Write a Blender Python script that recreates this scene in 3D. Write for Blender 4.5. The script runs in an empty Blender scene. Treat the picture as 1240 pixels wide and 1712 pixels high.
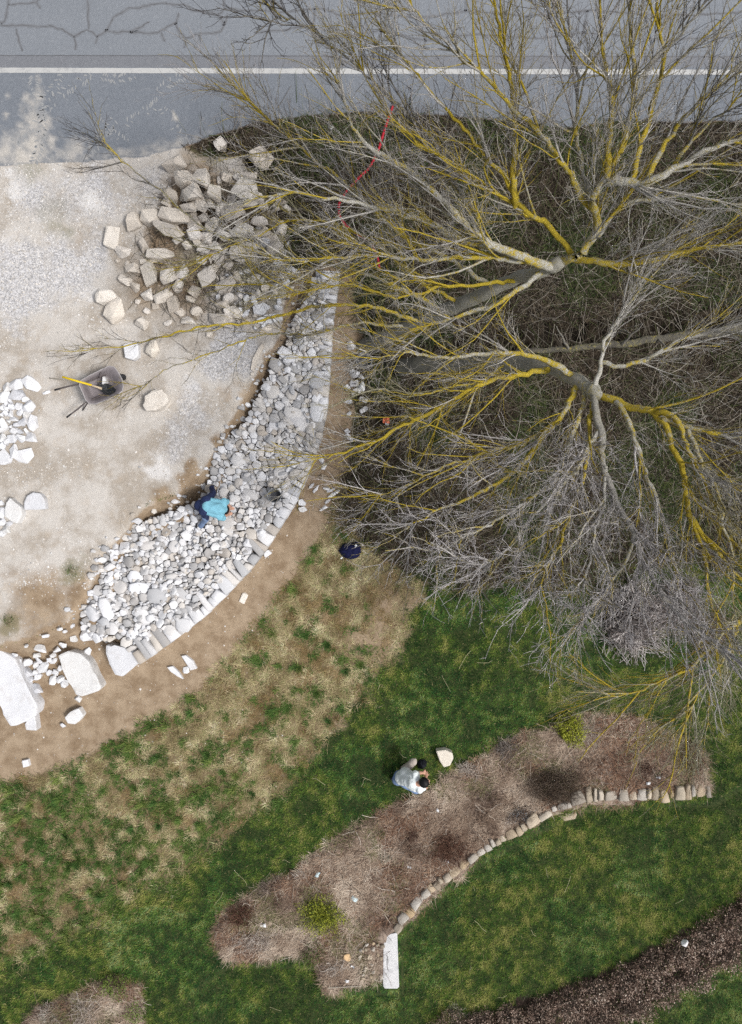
import bpy, bmesh, math, random
import numpy as np
from mathutils import Vector, Matrix

# ------------------------------------------------------------------ camera, world, sun, exposure
S = bpy.context.scene
H = 15.27                      # drone height above the lawn (m)
PPM = 78.0                     # photograph pixels per metre at z = 0
cam_d = bpy.data.cameras.new('camera'); cam = bpy.data.objects.new('camera', cam_d)
S.collection.objects.link(cam); S.camera = cam
cam.location = (0, 0, H)
cam_d.sensor_fit = 'VERTICAL'; cam_d.angle = 2*math.atan(856/PPM/H)
cam_d.clip_start = 0.1; cam_d.clip_end = 2000
W = bpy.data.worlds.new('World'); S.world = W; W.use_nodes = True
nt = W.node_tree; bg = nt.nodes['Background']
sky = nt.nodes.new('ShaderNodeTexSky'); sky.sky_type = 'NISHITA'; sky.sun_disc = False
SUN_EL, SUN_AZ = 56, 108       # azimuth clockwise from north (+y)
sky.sun_elevation = math.radians(SUN_EL); sky.sun_rotation = math.radians(SUN_AZ)
sky.air_density = 1.0; sky.dust_density = 4.0; sky.ozone_density = 1.0
hs = nt.nodes.new('ShaderNodeHueSaturation'); hs.inputs['Saturation'].default_value = 0.32
nt.links.new(sky.outputs[0], hs.inputs['Color']); nt.links.new(hs.outputs[0], bg.inputs['Color'])
bg.inputs['Strength'].default_value = 0.095
sd_ = bpy.data.lights.new('sun', 'SUN'); sun = bpy.data.objects.new('sun', sd_); S.collection.objects.link(sun)
sd_.energy = 2.1; sd_.angle = math.radians(11); sd_.color = (1, .965, .92)
a = math.radians(SUN_AZ); e = math.radians(SUN_EL)
sdir = Vector((math.sin(a)*math.cos(e), math.cos(a)*math.cos(e), math.sin(e)))
sun.rotation_euler = sdir.to_track_quat('Z', 'Y').to_euler(); sun.location = sdir*40
S.view_settings.view_transform = 'Standard'; S.view_settings.look = 'None'
S.view_settings.gamma = 1; S.view_settings.exposure = 0.42
S.cycles.use_denoising = False; S.cycles.denoising_prefilter = 'ACCURATE'; S.cycles.denoising_input_passes = 'RGB_ALBEDO_NORMAL'

# ------------------------------------------------------------------ helpers
rnd = random.Random(7); rng = np.random.default_rng(11)
COL = S.collection
def P(px, py, z=0.0):
    k = (H-z)/H/PPM
    return Vector(((px-620)*k, (856-py)*k, z))
def Pn(px, py, z):
    k = (H-z)/H/PPM
    return np.stack([(px-620)*k, (856-py)*k, z+0*px], -1)

def _hash(ix, iy, s):
    h = (ix.astype(np.int64)*374761393 + iy.astype(np.int64)*668265263 + s*982451653) & 0xffffffff
    h = ((h ^ (h >> 13))*1274126177) & 0xffffffff
    return ((h ^ (h >> 16)) & 0xffff)/65535.0
def vnoise(x, y, s=0):
    ix = np.floor(x); iy = np.floor(y); fx = x-ix; fy = y-iy
    fx = fx*fx*(3-2*fx); fy = fy*fy*(3-2*fy)
    return ((_hash(ix, iy, s)*(1-fx)+_hash(ix+1, iy, s)*fx)*(1-fy) +
            (_hash(ix, iy+1, s)*(1-fx)+_hash(ix+1, iy+1, s)*fx)*fy)
def fbm(px, py, size, s=0, o=4):
    t = 0; a = .5; n = 0
    for i in range(o):
        t = t+a*vnoise(px/size*2**i+13.7*i, py/size*2**i-7.1*i, s+i); n += a; a *= .5
    return t/n
def sdpoly(px, py, poly):
    p = np.array(poly, float); n = len(p)
    d = np.full(px.shape, 1e18); ins = np.zeros(px.shape, bool)
    for i in range(n):
        a = p[i]; b = p[(i+1) % n]
        e0, e1 = b-a; wx = px-a[0]; wy = py-a[1]
        t = np.clip((wx*e0+wy*e1)/(e0*e0+e1*e1+1e-9), 0, 1)
        d = np.minimum(d, (wx-e0*t)**2+(wy-e1*t)**2)
        c = ((a[1] <= py) & (b[1] > py)) | ((b[1] <= py) & (a[1] > py))
        xx = a[0]+(py-a[1])*e0/(e1 if abs(e1) > 1e-9 else 1e-9)
        ins ^= c & (px < xx)
    d = np.sqrt(d)
    return np.where(ins, -d, d)
def dline(px, py, line):
    p = np.array(line, float); d = np.full(px.shape, 1e18)
    for a, b in zip(p[:-1], p[1:]):
        e0, e1 = b-a; wx = px-a[0]; wy = py-a[1]
        t = np.clip((wx*e0+wy*e1)/(e0*e0+e1*e1+1e-9), 0, 1)
        d = np.minimum(d, (wx-e0*t)**2+(wy-e1*t)**2)
    return np.sqrt(d)
def sstep(x, a, b):
    t = np.clip((x-a)/(b-a), 0, 1); return t*t*(3-2*t)

def np_mesh(name, v, f, attrs=None, smooth=False):
    v = np.ascontiguousarray(v, np.float32).reshape(-1, 3); f = np.ascontiguousarray(f, np.int32)
    me = bpy.data.meshes.new(name); n, k = f.shape
    me.vertices.add(len(v)); me.vertices.foreach_set('co', v.ravel())
    me.loops.add(n*k); me.loops.foreach_set('vertex_index', f.ravel())
    me.polygons.add(n); me.polygons.foreach_set('loop_start', np.arange(0, n*k, k, dtype=np.int32))
    me.polygons.foreach_set('loop_total', np.full(n, k, np.int32))
    if smooth: me.polygons.foreach_set('use_smooth', np.ones(n, bool))
    me.update(calc_edges=True)
    for an, arr in (attrs or {}).items():
        arr = np.asarray(arr, np.float32)
        if arr.ndim == 1:
            at = me.attributes.new(an, 'FLOAT', 'POINT'); at.data.foreach_set('value', arr)
        else:
            if arr.shape[1] == 3: arr = np.concatenate([arr, np.ones((len(arr), 1), np.float32)], 1)
            at = me.attributes.new(an, 'FLOAT_COLOR', 'POINT'); at.data.foreach_set('color', np.ascontiguousarray(arr).ravel())
    return me
def obj(name, me, mat=None, parent=None, label=None, cat=None, group=None, kind=None):
    o = bpy.data.objects.new(name, me); COL.objects.link(o)
    if mat is not None and me is not None and len(me.materials) == 0: me.materials.append(mat)
    if parent is not None: o.parent = parent
    tag(o, label, cat, group, kind); return o
def tag(o, label=None, cat=None, group=None, kind=None):
    if label: o['label'] = label
    if cat: o['category'] = cat
    if group: o['group'] = group
    if kind: o['kind'] = kind
    return o
def thing(name, loc, label, cat, group=None, rz=0):
    o = obj(name, None, label=label, cat=cat, group=group); o.location = loc; o.rotation_euler.z = rz
    return o
def world_child(name, me, mat, parent, **kw):
    """child whose mesh is given in world coordinates"""
    o = obj(name, me, mat, parent, **kw); bpy_m = parent_world(parent)
    o.matrix_parent_inverse = bpy_m.inverted(); return o
def parent_world(o):
    m = Matrix.LocRotScale(o.location, o.rotation_euler, o.scale)
    return (parent_world(o.parent) @ o.matrix_parent_inverse @ m) if o.parent else m

# ---- node helper
def mat(name, rough=.9):
    m = bpy.data.materials.new(name); m.use_nodes = True
    b = m.node_tree.nodes['Principled BSDF']; b.inputs['Roughness'].default_value = rough
    b.inputs['Specular IOR Level'].default_value = .25
    return m, m.node_tree, b
def nd(t, ty, **kw):
    n = t.nodes.new(ty)
    for k, v in kw.items():
        if k in n.inputs: n.inputs[k].default_value = v
        else: setattr(n, k, v)
    return n
def lk(t, a, b): t.links.new(a, b)
def c4(c): return (c[0], c[1], c[2], 1)
def mixc(t, fac, a, b, blend='MIX'):
    n = t.nodes.new('ShaderNodeMix'); n.data_type = 'RGBA'; n.blend_type = blend; n.clamp_factor = True
    for sock, v in ((n.inputs[0], fac), (n.inputs[6], a), (n.inputs[7], b)):
        if isinstance(v, (int, float)): sock.default_value = v
        elif isinstance(v, tuple): sock.default_value = c4(v)
        else: lk(t, v, sock)
    return n.outputs[2]
def mth(t, op, a, b=0.0, c=None, clamp=False):
    n = t.nodes.new('ShaderNodeMath'); n.operation = op; n.use_clamp = clamp
    for i, v in enumerate((a, b) if c is None else (a, b, c)):
        if isinstance(v, (int, float)): n.inputs[i].default_value = v
        else: lk(t, v, n.inputs[i])
    return n.outputs[0]
def noise(t, co, scale, detail=4, rough=.6):
    n = nd(t, 'ShaderNodeTexNoise', Scale=scale, Detail=detail, Roughness=rough); lk(t, co, n.inputs['Vector']); return n.outputs['Fac']
def sst(t, v, a, b):
    n = t.nodes.new('ShaderNodeMapRange'); n.interpolation_type = 'SMOOTHSTEP'
    lk(t, v, n.inputs[0]); n.inputs[1].default_value = a; n.inputs[2].default_value = b; return n.outputs[0]
def bump(t, b, hgt, strength=.5, dist=.02):
    n = nd(t, 'ShaderNodeBump', Strength=strength, Distance=dist); lk(t, hgt, n.inputs['Height']); lk(t, n.outputs[0], b.inputs['Normal'])
def geo_pos(t): return t.nodes.new('ShaderNodeNewGeometry').outputs['Position']
def objco(t): return t.nodes.new('ShaderNodeTexCoord').outputs['Object']

def mat_plain(name, c, rough=.7, var=.25, scale=14, metal=0.0, bmp=.15):
    m, t, b = mat(name, rough); p = objco(t); n = noise(t, p, scale)
    d = tuple(x*(1-var) for x in c); l = tuple(min(1, x*(1+var)) for x in c)
    lk(t, mixc(t, n, d, l), b.inputs['Base Color']); b.inputs['Metallic'].default_value = metal
    if bmp: bump(t, b, noise(t, p, scale*4), bmp, .01)
    return m
def mat_attr(name, rough=.9, var=.3, scale=60, trans=0.0):
    """colour from the 'col' attribute with fine procedural variation"""
    m, t, b = mat(name, rough); at = nd(t, 'ShaderNodeAttribute', attribute_name='col')
    n = noise(t, geo_pos(t), scale, 3)
    f = mth(t, 'MULTIPLY_ADD', n, 2*var, 1-var)
    vm = t.nodes.new('ShaderNodeVectorMath'); vm.operation = 'SCALE'
    lk(t, at.outputs['Color'], vm.inputs[0]); lk(t, f, vm.inputs['Scale'])
    lk(t, vm.outputs[0], b.inputs['Base Color'])
    if trans:
        b.inputs['Subsurface Weight'].default_value = 0
    return m

def mat_stone(name, cols, dirt=(.30, .235, .165), dirt_amt=.35, use_attr=False, bs=.55, bd=.03):
    m, t, b = mat(name, .92); p = geo_pos(t)
    if use_attr:
        rv = nd(t, 'ShaderNodeAttribute', attribute_name='rnd').outputs['Fac']
    else:
        rv = t.nodes.new('ShaderNodeObjectInfo').outputs['Random']
    cr = t.nodes.new('ShaderNodeValToRGB'); el = cr.color_ramp.elements
    cr.color_ramp.interpolation = 'LINEAR'
    while len(el) < len(cols): el.new(.5)
    for i, c in enumerate(cols): el[i].position = i/(len(cols)-1); el[i].color = c4(c)
    lk(t, rv, cr.inputs[0])
    n1 = noise(t, p, 5, 5); n2 = noise(t, p, 42, 5, .7); n3 = noise(t, p, 1.7, 3)
    c = mixc(t, mth(t, 'MULTIPLY', sst(t, n1, .48, .72), dirt_amt), cr.outputs[0], dirt)
    sp = mth(t, 'MULTIPLY_ADD', n2, .5, .75)
    vm = t.nodes.new('ShaderNodeVectorMath'); vm.operation = 'SCALE'; lk(t, c, vm.inputs[0]); lk(t, sp, vm.inputs['Scale'])
    lk(t, vm.outputs[0], b.inputs['Base Color'])
    bump(t, b, mth(t, 'ADD', n2, mth(t, 'MULTIPLY', n1, 1.5)), bs, bd)
    return m

WHITE = [(.66, .655, .665), (.80, .80, .815), (.74, .735, .74), (.84, .84, .85), (.70, .685, .66), (.80, .795, .80), (.60, .60, .62), (.76, .755, .76)]
WALLC = [(.68, .675, .68), (.82, .82, .83), (.52, .45, .38), (.80, .795, .80), (.64, .58, .50), (.78, .775, .78), (.50, .495, .50), (.74, .72, .69), (.84, .84, .85), (.56, .53, .51), (.72, .715, .715)]
BEIGE = [(.64, .585, .505), (.74, .685, .615), (.55, .49, .42), (.78, .735, .675), (.52, .475, .425), (.68, .615, .535), (.76, .72, .68), (.60, .545, .475)]
EDGE = [(.43, .375, .295), (.27, .225, .17), (.52, .465, .39), (.44, .33, .20), (.35, .315, .27), (.60, .57, .525), (.22, .19, .155)]
WHITE = [(v[0]*.93, v[1]*.945, v[2]*.97) for v in WHITE]
M_white = mat_stone('white_limestone', WHITE, dirt_amt=.22, bs=.5, bd=.018)
WALLC = [(.57, .575, .60), (.74, .75, .785), (.42, .375, .325), (.72, .73, .76), (.55, .51, .46), (.68, .69, .72), (.40, .405, .42), (.36, .35, .345), (.76, .77, .80), (.48, .465, .455), (.64, .65, .68)]
M_wall = mat_stone('wall_limestone', WALLC, dirt_amt=.10, bs=.3, bd=.007)
M_wall_attr = mat_stone('rubble_limestone', WALLC, dirt_amt=.10, use_attr=True, bs=.3, bd=.007)
M_beige = mat_stone('beige_limestone', [tuple(min(.86, v*1.06) for v in c) for c in BEIGE], dirt_amt=.22, bs=.7, bd=.03)
M_edge = mat_stone('weathered_sandstone', EDGE, dirt=(.20, .16, .12), dirt_amt=.5)

# ------------------------------------------------------------------ layout in photograph pixels
ROAD = [(-420, -420), (1660, -420), (1660, 205), (1240, 203), (1150, 206), (1050, 201), (940, 213), (830, 200), (700, 190), (600, 186), (520, 192), (430, 205), (360, 226), (300, 248), (240, 262), (130, 272), (0, 276), (-420, 280)]
YARD = [(-420, 270), (0, 266), (130, 262), (240, 252), (300, 240), (330, 262), (400, 262), (470, 380), (482, 470), (470, 560), (432, 620), (402, 680), (368, 735), (340, 788), (300, 828), (240, 850), (215, 885), (172, 930), (152, 985), (112, 1045), (60, 1072), (0, 1085), (-420, 1110)]
OUTER = [(232, 1112), (262, 1092), (300, 1064), (340, 1033), (380, 993), (415, 956), (443, 921), (470, 878), (490, 846), (508, 808), (523, 768), (536, 732), (545, 690), (550, 640), (553, 590), (556, 540), (566, 466)]
INNER = [(522, 470), (508, 500), (490, 540), (484, 580), (458, 612), (436, 645), (412, 690), (388, 728), (366, 766), (352, 800), (330, 838), (290, 856), (238, 876), (215, 900), (176, 928), (170, 985), (138, 1008), (133, 1040), (150, 1065), (178, 1068)]
WALLP = OUTER+INNER+[(205, 1085)]
PATH = [(-420, 1090), (0, 1075), (60, 1062), (130, 1030), (200, 1080), (300, 1030), (400, 930), (470, 830), (510, 720), (540, 600), (550, 460), (600, 440), (612, 520), (600, 640), (585, 720), (575, 800), (545, 870), (490, 960), (430, 1045), (335, 1150), (205, 1228), (90, 1285), (0, 1312), (-420, 1420)]
MEADOW = [(-420, 1400), (0, 1300), (100, 1270), (205, 1215), (330, 1130), (430, 1035), (480, 950), (540, 860), (570, 790), (640, 860), (690, 950), (705, 1010), (650, 1095), (560, 1195), (520, 1265), (440, 1352), (330, 1425), (200, 1505), (60, 1592), (0, 1612), (-420, 1740)]
BANK = [(430, 195), (520, 180), (700, 178), (830, 188), (940, 201), (1050, 190), (1240, 192), (1660, 195), (1660, 980), (1240, 960), (1120, 930), (1000, 985), (900, 985), (800, 985), (690, 960), (600, 900), (560, 870), (575, 800), (590, 700), (600, 560), (580, 450), (490, 470), (470, 380), (400, 262), (330, 262), (300, 246), (360, 222)]
BED = [(350, 1556), (400, 1512), (480, 1462), (560, 1402), (640, 1352), (720, 1312), (800, 1272), (870, 1226), (930, 1206), (1060, 1190), (1130, 1222), (1180, 1268), (1192, 1330), (1100, 1336), (985, 1342), (900, 1376), (800, 1430), (700, 1513), (660, 1566), (650, 1648), (548, 1652), (530, 1612), (460, 1602), (376, 1606)]
EDGEL = [(1190, 1328), (1150, 1333), (1100, 1335), (1040, 1337), (985, 1339), (940, 1352), (900, 1372), (870, 1390), (840, 1408), (800, 1432), (770, 1456), (735, 1480), (705, 1508), (685, 1533), (662, 1560)]
BED2 = [(25, 1730), (60, 1684), (130, 1652), (190, 1630), (232, 1650), (243, 1712), (235, 1800), (60, 1850), (-20, 1800)]
HEDGE = [(700, 1725), (800, 1692), (900, 1668), (1000, 1622), (1100, 1578), (1180, 1538), (1240, 1495), (1400, 1400), (1430, 1480), (1240, 1592), (1160, 1640), (1060, 1700), (980, 1740), (800, 1800)]
SHADE_GROOVE = [(640, 600), (760, 585), (820, 576), (930, 562), (1040, 552), (1140, 536), (1240, 524), (1600, 485)]  # groove carved into the bank to stand in for the log's shadow
LOWLAWN = [(1192, 1338), (1100, 1342), (985, 1348), (900, 1384), (800, 1440), (700, 1522), (668, 1570), (664, 1655), (545, 1658), (530, 1616), (460, 1608), (376, 1612), (200, 1740), (100, 2100), (1700, 2100), (1700, 1250), (1260, 1300)]

def _height(px, py):
    px = np.asarray(px, float); py = np.asarray(py, float)
    z = .035*(fbm(px, py, 140, 3)-.5)
    r = sstep(-sdpoly(px, py, ROAD), -14, 6)
    bank = sstep(-sdpoly(px, py, BANK), -30, 30)
    zb = .46*sstep(-py, -520, -205)+.16*(fbm(px, py, 70, 5)-.5)
    z = z*(1-bank)+zb*bank
    d = dline(px, py, SHADE_GROOVE)
    z = z-.55*bank*(1-sstep(d, 5, 26))  # deep cut so the shadow band along the log reads black
    y = sstep(-sdpoly(px, py, YARD)+14*(fbm(px, py, 40, 9)-.5), -34, 10)
    zy = .52+.06*(fbm(px, py, 220, 21)-.5)+.015*(fbm(px, py, 22, 22)-.5)
    z = z*(1-y)+zy*y
    w = sstep(-sdpoly(px, py, WALLP), 4, 16)*(1-sstep(-dline(px, py, INNER), -26, -6)*.0)
    wi = sstep(-dline(px, py, INNER), -40, -4); z = z*(1-w)+(.25+.25*wi)*w
    m = sstep(-sdpoly(px, py, MEADOW), 0, 30)
    z = z+m*(.10*(fbm(px, py, 42, 31, 3)-.5)+.03*(fbm(px, py, 14, 33, 2)-.5))
    b = sstep(-sdpoly(px, py, BED), -2, 14)
    z = z+b*(.06+.05*(fbm(px, py, 40, 41)-.5))
    b2 = sstep(-sdpoly(px, py, BED2), -2, 18)
    z = z+b2*.08
    low = sstep(-sdpoly(px, py, LOWLAWN), 0, 9)*sstep(px, 250, 460)
    z = z-.34*low*(1-b)
    z = z*(1-r)+.55*r
    return z
_GX0, _GY0, _GS = -440., -440., 2.5
_GC = {}
def _grid():
    if not _GC:
        xs = np.arange(_GX0, 1690, _GS); ys = np.arange(_GY0, 2160, _GS); X, Y = np.meshgrid(xs, ys)
        _GC['h'] = _height(X, Y); _GC.update(_ground_masks(X, Y)); _GC['n'] = X.shape
    return _GC
def _samp(a, px, py):
    fx = np.clip((np.asarray(px, float)-_GX0)/_GS, 0, _GC['n'][1]-1.01); fy = np.clip((np.asarray(py, float)-_GY0)/_GS, 0, _GC['n'][0]-1.01)
    i = fx.astype(int); j = fy.astype(int); u = fx-i; v = fy-j
    return (a[j, i]*(1-u)+a[j, i+1]*u)*(1-v)+(a[j+1, i]*(1-u)+a[j+1, i+1]*u)*v
def height(px, py): _grid(); return _samp(_GC['h'], px, py)
def ground_masks(px, py, names=None):
    _grid(); return {k: _samp(a, px, py) for k, a in _GC.items() if k not in ('h', 'n') and (names is None or k in names)}
def hz(px, py): return float(height(np.array([px]), np.array([py]))[0])
def G(px, py, dz=0.0):
    z = hz(px, py)+dz; return P(px, py, z)

# ------------------------------------------------------------------ ground material
def blobs(px, py, L):
    v = np.zeros(px.shape)
    for x, y, r, s in L: v = np.maximum(v, s*np.exp(-(((px-x)**2+(py-y)**2)/(r*r))))
    return v
GRAVEL_B = [(40, 470, 85, 1), (110, 440, 70, .9), (150, 420, 60, .8), (60, 330, 110, .8), (160, 330, 80, .8), (150, 300, 60, .8), (20, 520, 50, .8), (390, 560, 45, 1), (370, 610, 45, 1), (330, 690, 70, .8), (300, 730, 60, .7), (250, 300, 50, .7), (-100, 430, 150, .9), (420, 480, 40, .9)]
WHITE_B = [(272, 768, 34, 1), (60, 290, 50, .6), (20, 320, 40, .9), (150, 345, 32, .9), (20, 400, 30, .6), (130, 440, 35, .6), (150, 470, 30, .7), (70, 960, 60, .55), (230, 800, 40, .4), (320, 660, 50, .5), (15, 860, 60, .4), (60, 265, 60, .5), (350, 640, 40, .5)]
SOIL_B = [(80, 1010, 70, .75), (180, 960, 40, .7), (30, 960, 30, .5), (210, 700, 50, .38), (150, 780, 45, .35), (110, 700, 40, .3), (240, 620, 50, .35), (60, 590, 50, .3), (60, 800, 36, .35), (330, 610, 40, .35), (262, 832, 34, 1), (310, 800, 28, 1), (330, 780, 20, .9), (215, 880, 26, .6), (130, 985, 45, .7), (60, 1050, 60, .6), (20, 1030, 40, .6), (430, 640, 26, 1), (405, 690, 22, 1), (455, 600, 26, 1), (375, 735, 18, .9), (390, 660, 20, .6), (300, 500, 50, .6), (330, 470, 70, .8), (320, 340, 80, .85), (400, 360, 80, .85), (270, 400, 60, .7), (250, 470, 50, .7), (90, 1000, 30, .5), (260, 540, 30, .3), (120, 1150, 60, .5), (145, 1080, 30, .9), (560, 620, 40, .7), (560, 540, 40, .8)]
GREENB = [(440, 400, 60, .9), (455, 330, 60, .9), (460, 470, 40, .8), (340, 430, 40, .6), (300, 420, 30, .5), (90, 360, 45, .5), (100, 390, 30, .6), (30, 278, 40, .5), (60, 275, 40, .6), (120, 955, 26, .8), (15, 1035, 22, .9), (170, 262, 50, .3), (260, 265, 50, .3), (360, 262, 40, .7), (470, 250, 60, .5)]
def _ground_masks(px, py):
    nz = fbm(px, py, 46, 51); nz2 = fbm(px, py, 16, 55, 3)
    j = 18*(nz-.5)+12*(nz2-.5)
    wx = px+70*(fbm(px, py, 70, 61, 4)-.5)+16*(fbm(px, py, 13, 63, 2)-.5); wy = py+70*(fbm(px, py, 70, 65, 4)-.5)+16*(fbm(px, py, 13, 67, 2)-.5)
    m = {}
    m['road'] = sstep(-sdpoly(px, py, ROAD)+j*.4, -4, 4)
    wallsd = sdpoly(px, py, WALLP)
    m['gravel'] = np.clip(blobs(wx, wy, GRAVEL_B)*1.2-.4*(1-nz)-.2*nz2, 0, 1)
    yard = sstep(-sdpoly(px, py, YARD)+j*.5, -8, 8)
    wall = sstep(-wallsd+j*.4, -34, -24)
    path = .97*sstep(-sdpoly(px*.6+wx*.4, py*.6+wy*.4, PATH)+j, -16, 10)
    m['soil'] = np.clip(np.maximum.reduce([blobs(wx, wy, SOIL_B), path, 1-yard, .9*sstep(-wallsd+j*1.4, -22, -10)*sstep(fbm(px, py, 55, 71, 2), .42, .55)]), 0, 1)
    m['white'] = np.clip(blobs(wx, wy, WHITE_B)*1.15-.35*(1-nz)-.15*nz2, 0, 1)
    m['green'] = np.clip(blobs(wx, wy, GREENB), 0, 1)
    mx = px*.45+wx*.55; my = py*.45+wy*.55
    m['meadow'] = sstep(-sdpoly(mx, my, MEADOW)+j*2.4, -34, 30)
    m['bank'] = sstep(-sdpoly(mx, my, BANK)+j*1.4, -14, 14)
    m['bed'] = np.maximum(sstep(-sdpoly(px*.6+wx*.4, py*.6+wy*.4, BED)+j*.9, -10, 8), sstep(-sdpoly(px, py, BED2)+j*.9, -6, 6))
    m['hedge'] = sstep(-sdpoly(px, py, HEDGE)+j*1.5, -8, 8)
    nong = np.maximum.reduce([m['road'], yard, wall, m['bed'], m['bank']*.95, path])
    bare = blobs(wx, wy, [(1040, 1470, 9, .6), (985, 1500, 8, .3), (1200, 1010, 40, .5), (620, 1060, 50, 1), (640, 1020, 40, 1), (590, 1090, 30, .8), (560, 1215, 22, .4), (680, 1010, 30, .6)])
    m['lawn'] = np.clip(1-nong-bare, 0, 1)*(1-m['meadow'])
    m['bank'] = m['bank']*(1-m['road'])*(1-yard)*(1-wall)
    m['meadow'] = m['meadow']*(1-nong)*(1-.7*bare)
    m['yard'] = yard
    return m

def ground_material():
    m, t, b = mat('ground_mix', .95); p = geo_pos(t)
    def at(n): return nd(t, 'ShaderNodeAttribute', attribute_name=n).outputs['Fac']
    nA = noise(t, p, 1.3, 6, .62); nB = noise(t, p, 9, 5, .65); nC = noise(t, p, 55, 4, .7); nD = noise(t, p, 3.1, 5, .6)
    vor = nd(t, 'ShaderNodeTexVoronoi', Scale=38.0); lk(t, p, vor.inputs['Vector'])
    sep = t.nodes.new('ShaderNodeSeparateColor'); lk(t, vor.outputs['Color'], sep.inputs[0])
    def msk(n, w=.5):
        x = mth(t, 'ADD', at(n), mth(t, 'MULTIPLY', mth(t, 'ADD', mth(t, 'MULTIPLY', nB, .6), mth(t, 'MULTIPLY', nC, .4)), w))
        return sst(t, x, .5+w*.5-.22, .5+w*.5+.22)
    sand = mixc(t, sst(t, nA, .38, .60), (.37, .328, .280), (.53, .50, .465))
    sand = mixc(t, mth(t, 'MULTIPLY', sst(t, nB, .50, .70), .40), sand, (.60, .58, .555))
    sand = mixc(t, mth(t, 'MULTIPLY', sst(t, nD, .52, .75), .45), sand, (.40, .33, .255))
    sand = mixc(t, mth(t, 'MULTIPLY', sst(t, nC, .55, .75), .4), sand, (.64, .60, .55))
    soil = mixc(t, sst(t, nD, .30, .66), (.225, .160, .102), (.36, .278, .195))
    soil = mixc(t, mth(t, 'MULTIPLY', sst(t, nA, .5, .66), .22), soil, (.20, .14, .09))
    soil = mixc(t, mth(t, 'MULTIPLY', sst(t, nB, .5, .8), .5), soil, (.42, .335, .24))
    grav = mixc(t, sep.outputs[0], (.30, .295, .30), (.66, .65, .66))
    c = mixc(t, msk('soil', .7), sand, soil)
    c = mixc(t, msk('gravel', .9), c, grav)
    c = mixc(t, mth(t, 'MULTIPLY', msk('white', .7), .85), c, mixc(t, nB, (.58, .565, .55), (.72, .71, .71)))
    c = mixc(t, mth(t, 'MULTIPLY', msk('green', .9), .55), c, (.17, .16, .085))
    # under the plants
    c = mixc(t, msk('bank', .5), c, mixc(t, sst(t, nD, .4, .62), (.012, .009, .006), (.055, .042, .028)))  # near-black bank colour holds the deep shade under the trees
    c = mixc(t, msk('meadow', .5), c, mixc(t, nB, (.10, .075, .04), (.25, .19, .11)))
    c = mixc(t, msk('lawn', .4), c, mixc(t, nB, (.016, .026, .007), (.058, .070, .022)))
    bedc = mixc(t, sst(t, nD, .35, .65), (.12, .085, .066), (.36, .285, .23))
    bedc = mixc(t, mth(t, 'MULTIPLY', sst(t, nC, .5, .7), .6), bedc, (.10, .068, .056))
    c = mixc(t, msk('bed', .4), c, bedc)
    c = mixc(t, msk('hedge', .4), c, (.030, .020, .015))
    # asphalt
    asp = mixc(t, nA, (.148, .167, .195), (.222, .241, .272))
    asp = mixc(t, mth(t, 'MULTIPLY', sst(t, nC, .42, .70), .65), asp, (.11, .12, .14))
    asp = mixc(t, mth(t, 'MULTIPLY', sst(t, nB, .5, .75), .3), asp, (.29, .30, .32))
    asp = mixc(t, mth(t, 'MULTIPLY', sst(t, nD, .58, .72), .25), asp, (.145, .150, .165))
    vs = nd(t, 'ShaderNodeTexVoronoi', Scale=70.0); lk(t, p, vs.inputs['Vector'])
    asp = mixc(t, mth(t, 'MULTIPLY', mth(t, 'LESS_THAN', vs.outputs['Distance'], .16), .35), asp, (.50, .51, .53))
    asp = mixc(t, mth(t, 'MULTIPLY', msk('lane', .25), .38), asp, (.262, .28, .305))
    asp = mixc(t, mth(t, 'MULTIPLY', msk('strip', .5), .32), asp, (.20, .19, .195))
    asp = mixc(t, mth(t, 'MULTIPLY', sst(t, mth(t, 'ADD', mth(t, 'MULTIPLY', at('dust'), .9), mth(t, 'ADD', mth(t, 'MULTIPLY', nB, .45), mth(t, 'MULTIPLY', nC, .35))), .50, 1.35), .95), asp, mixc(t, nB, (.42, .39, .345), (.60, .57, .53)))
    c = mixc(t, msk('road', .25), c, asp)
    lk(t, c, b.inputs['Base Color'])
    hh = mth(t, 'ADD', mth(t, 'MULTIPLY', nC, .6), nB)
    bump(t, b, hh, .6, .03)
    return m
M_ground = ground_material()

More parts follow.
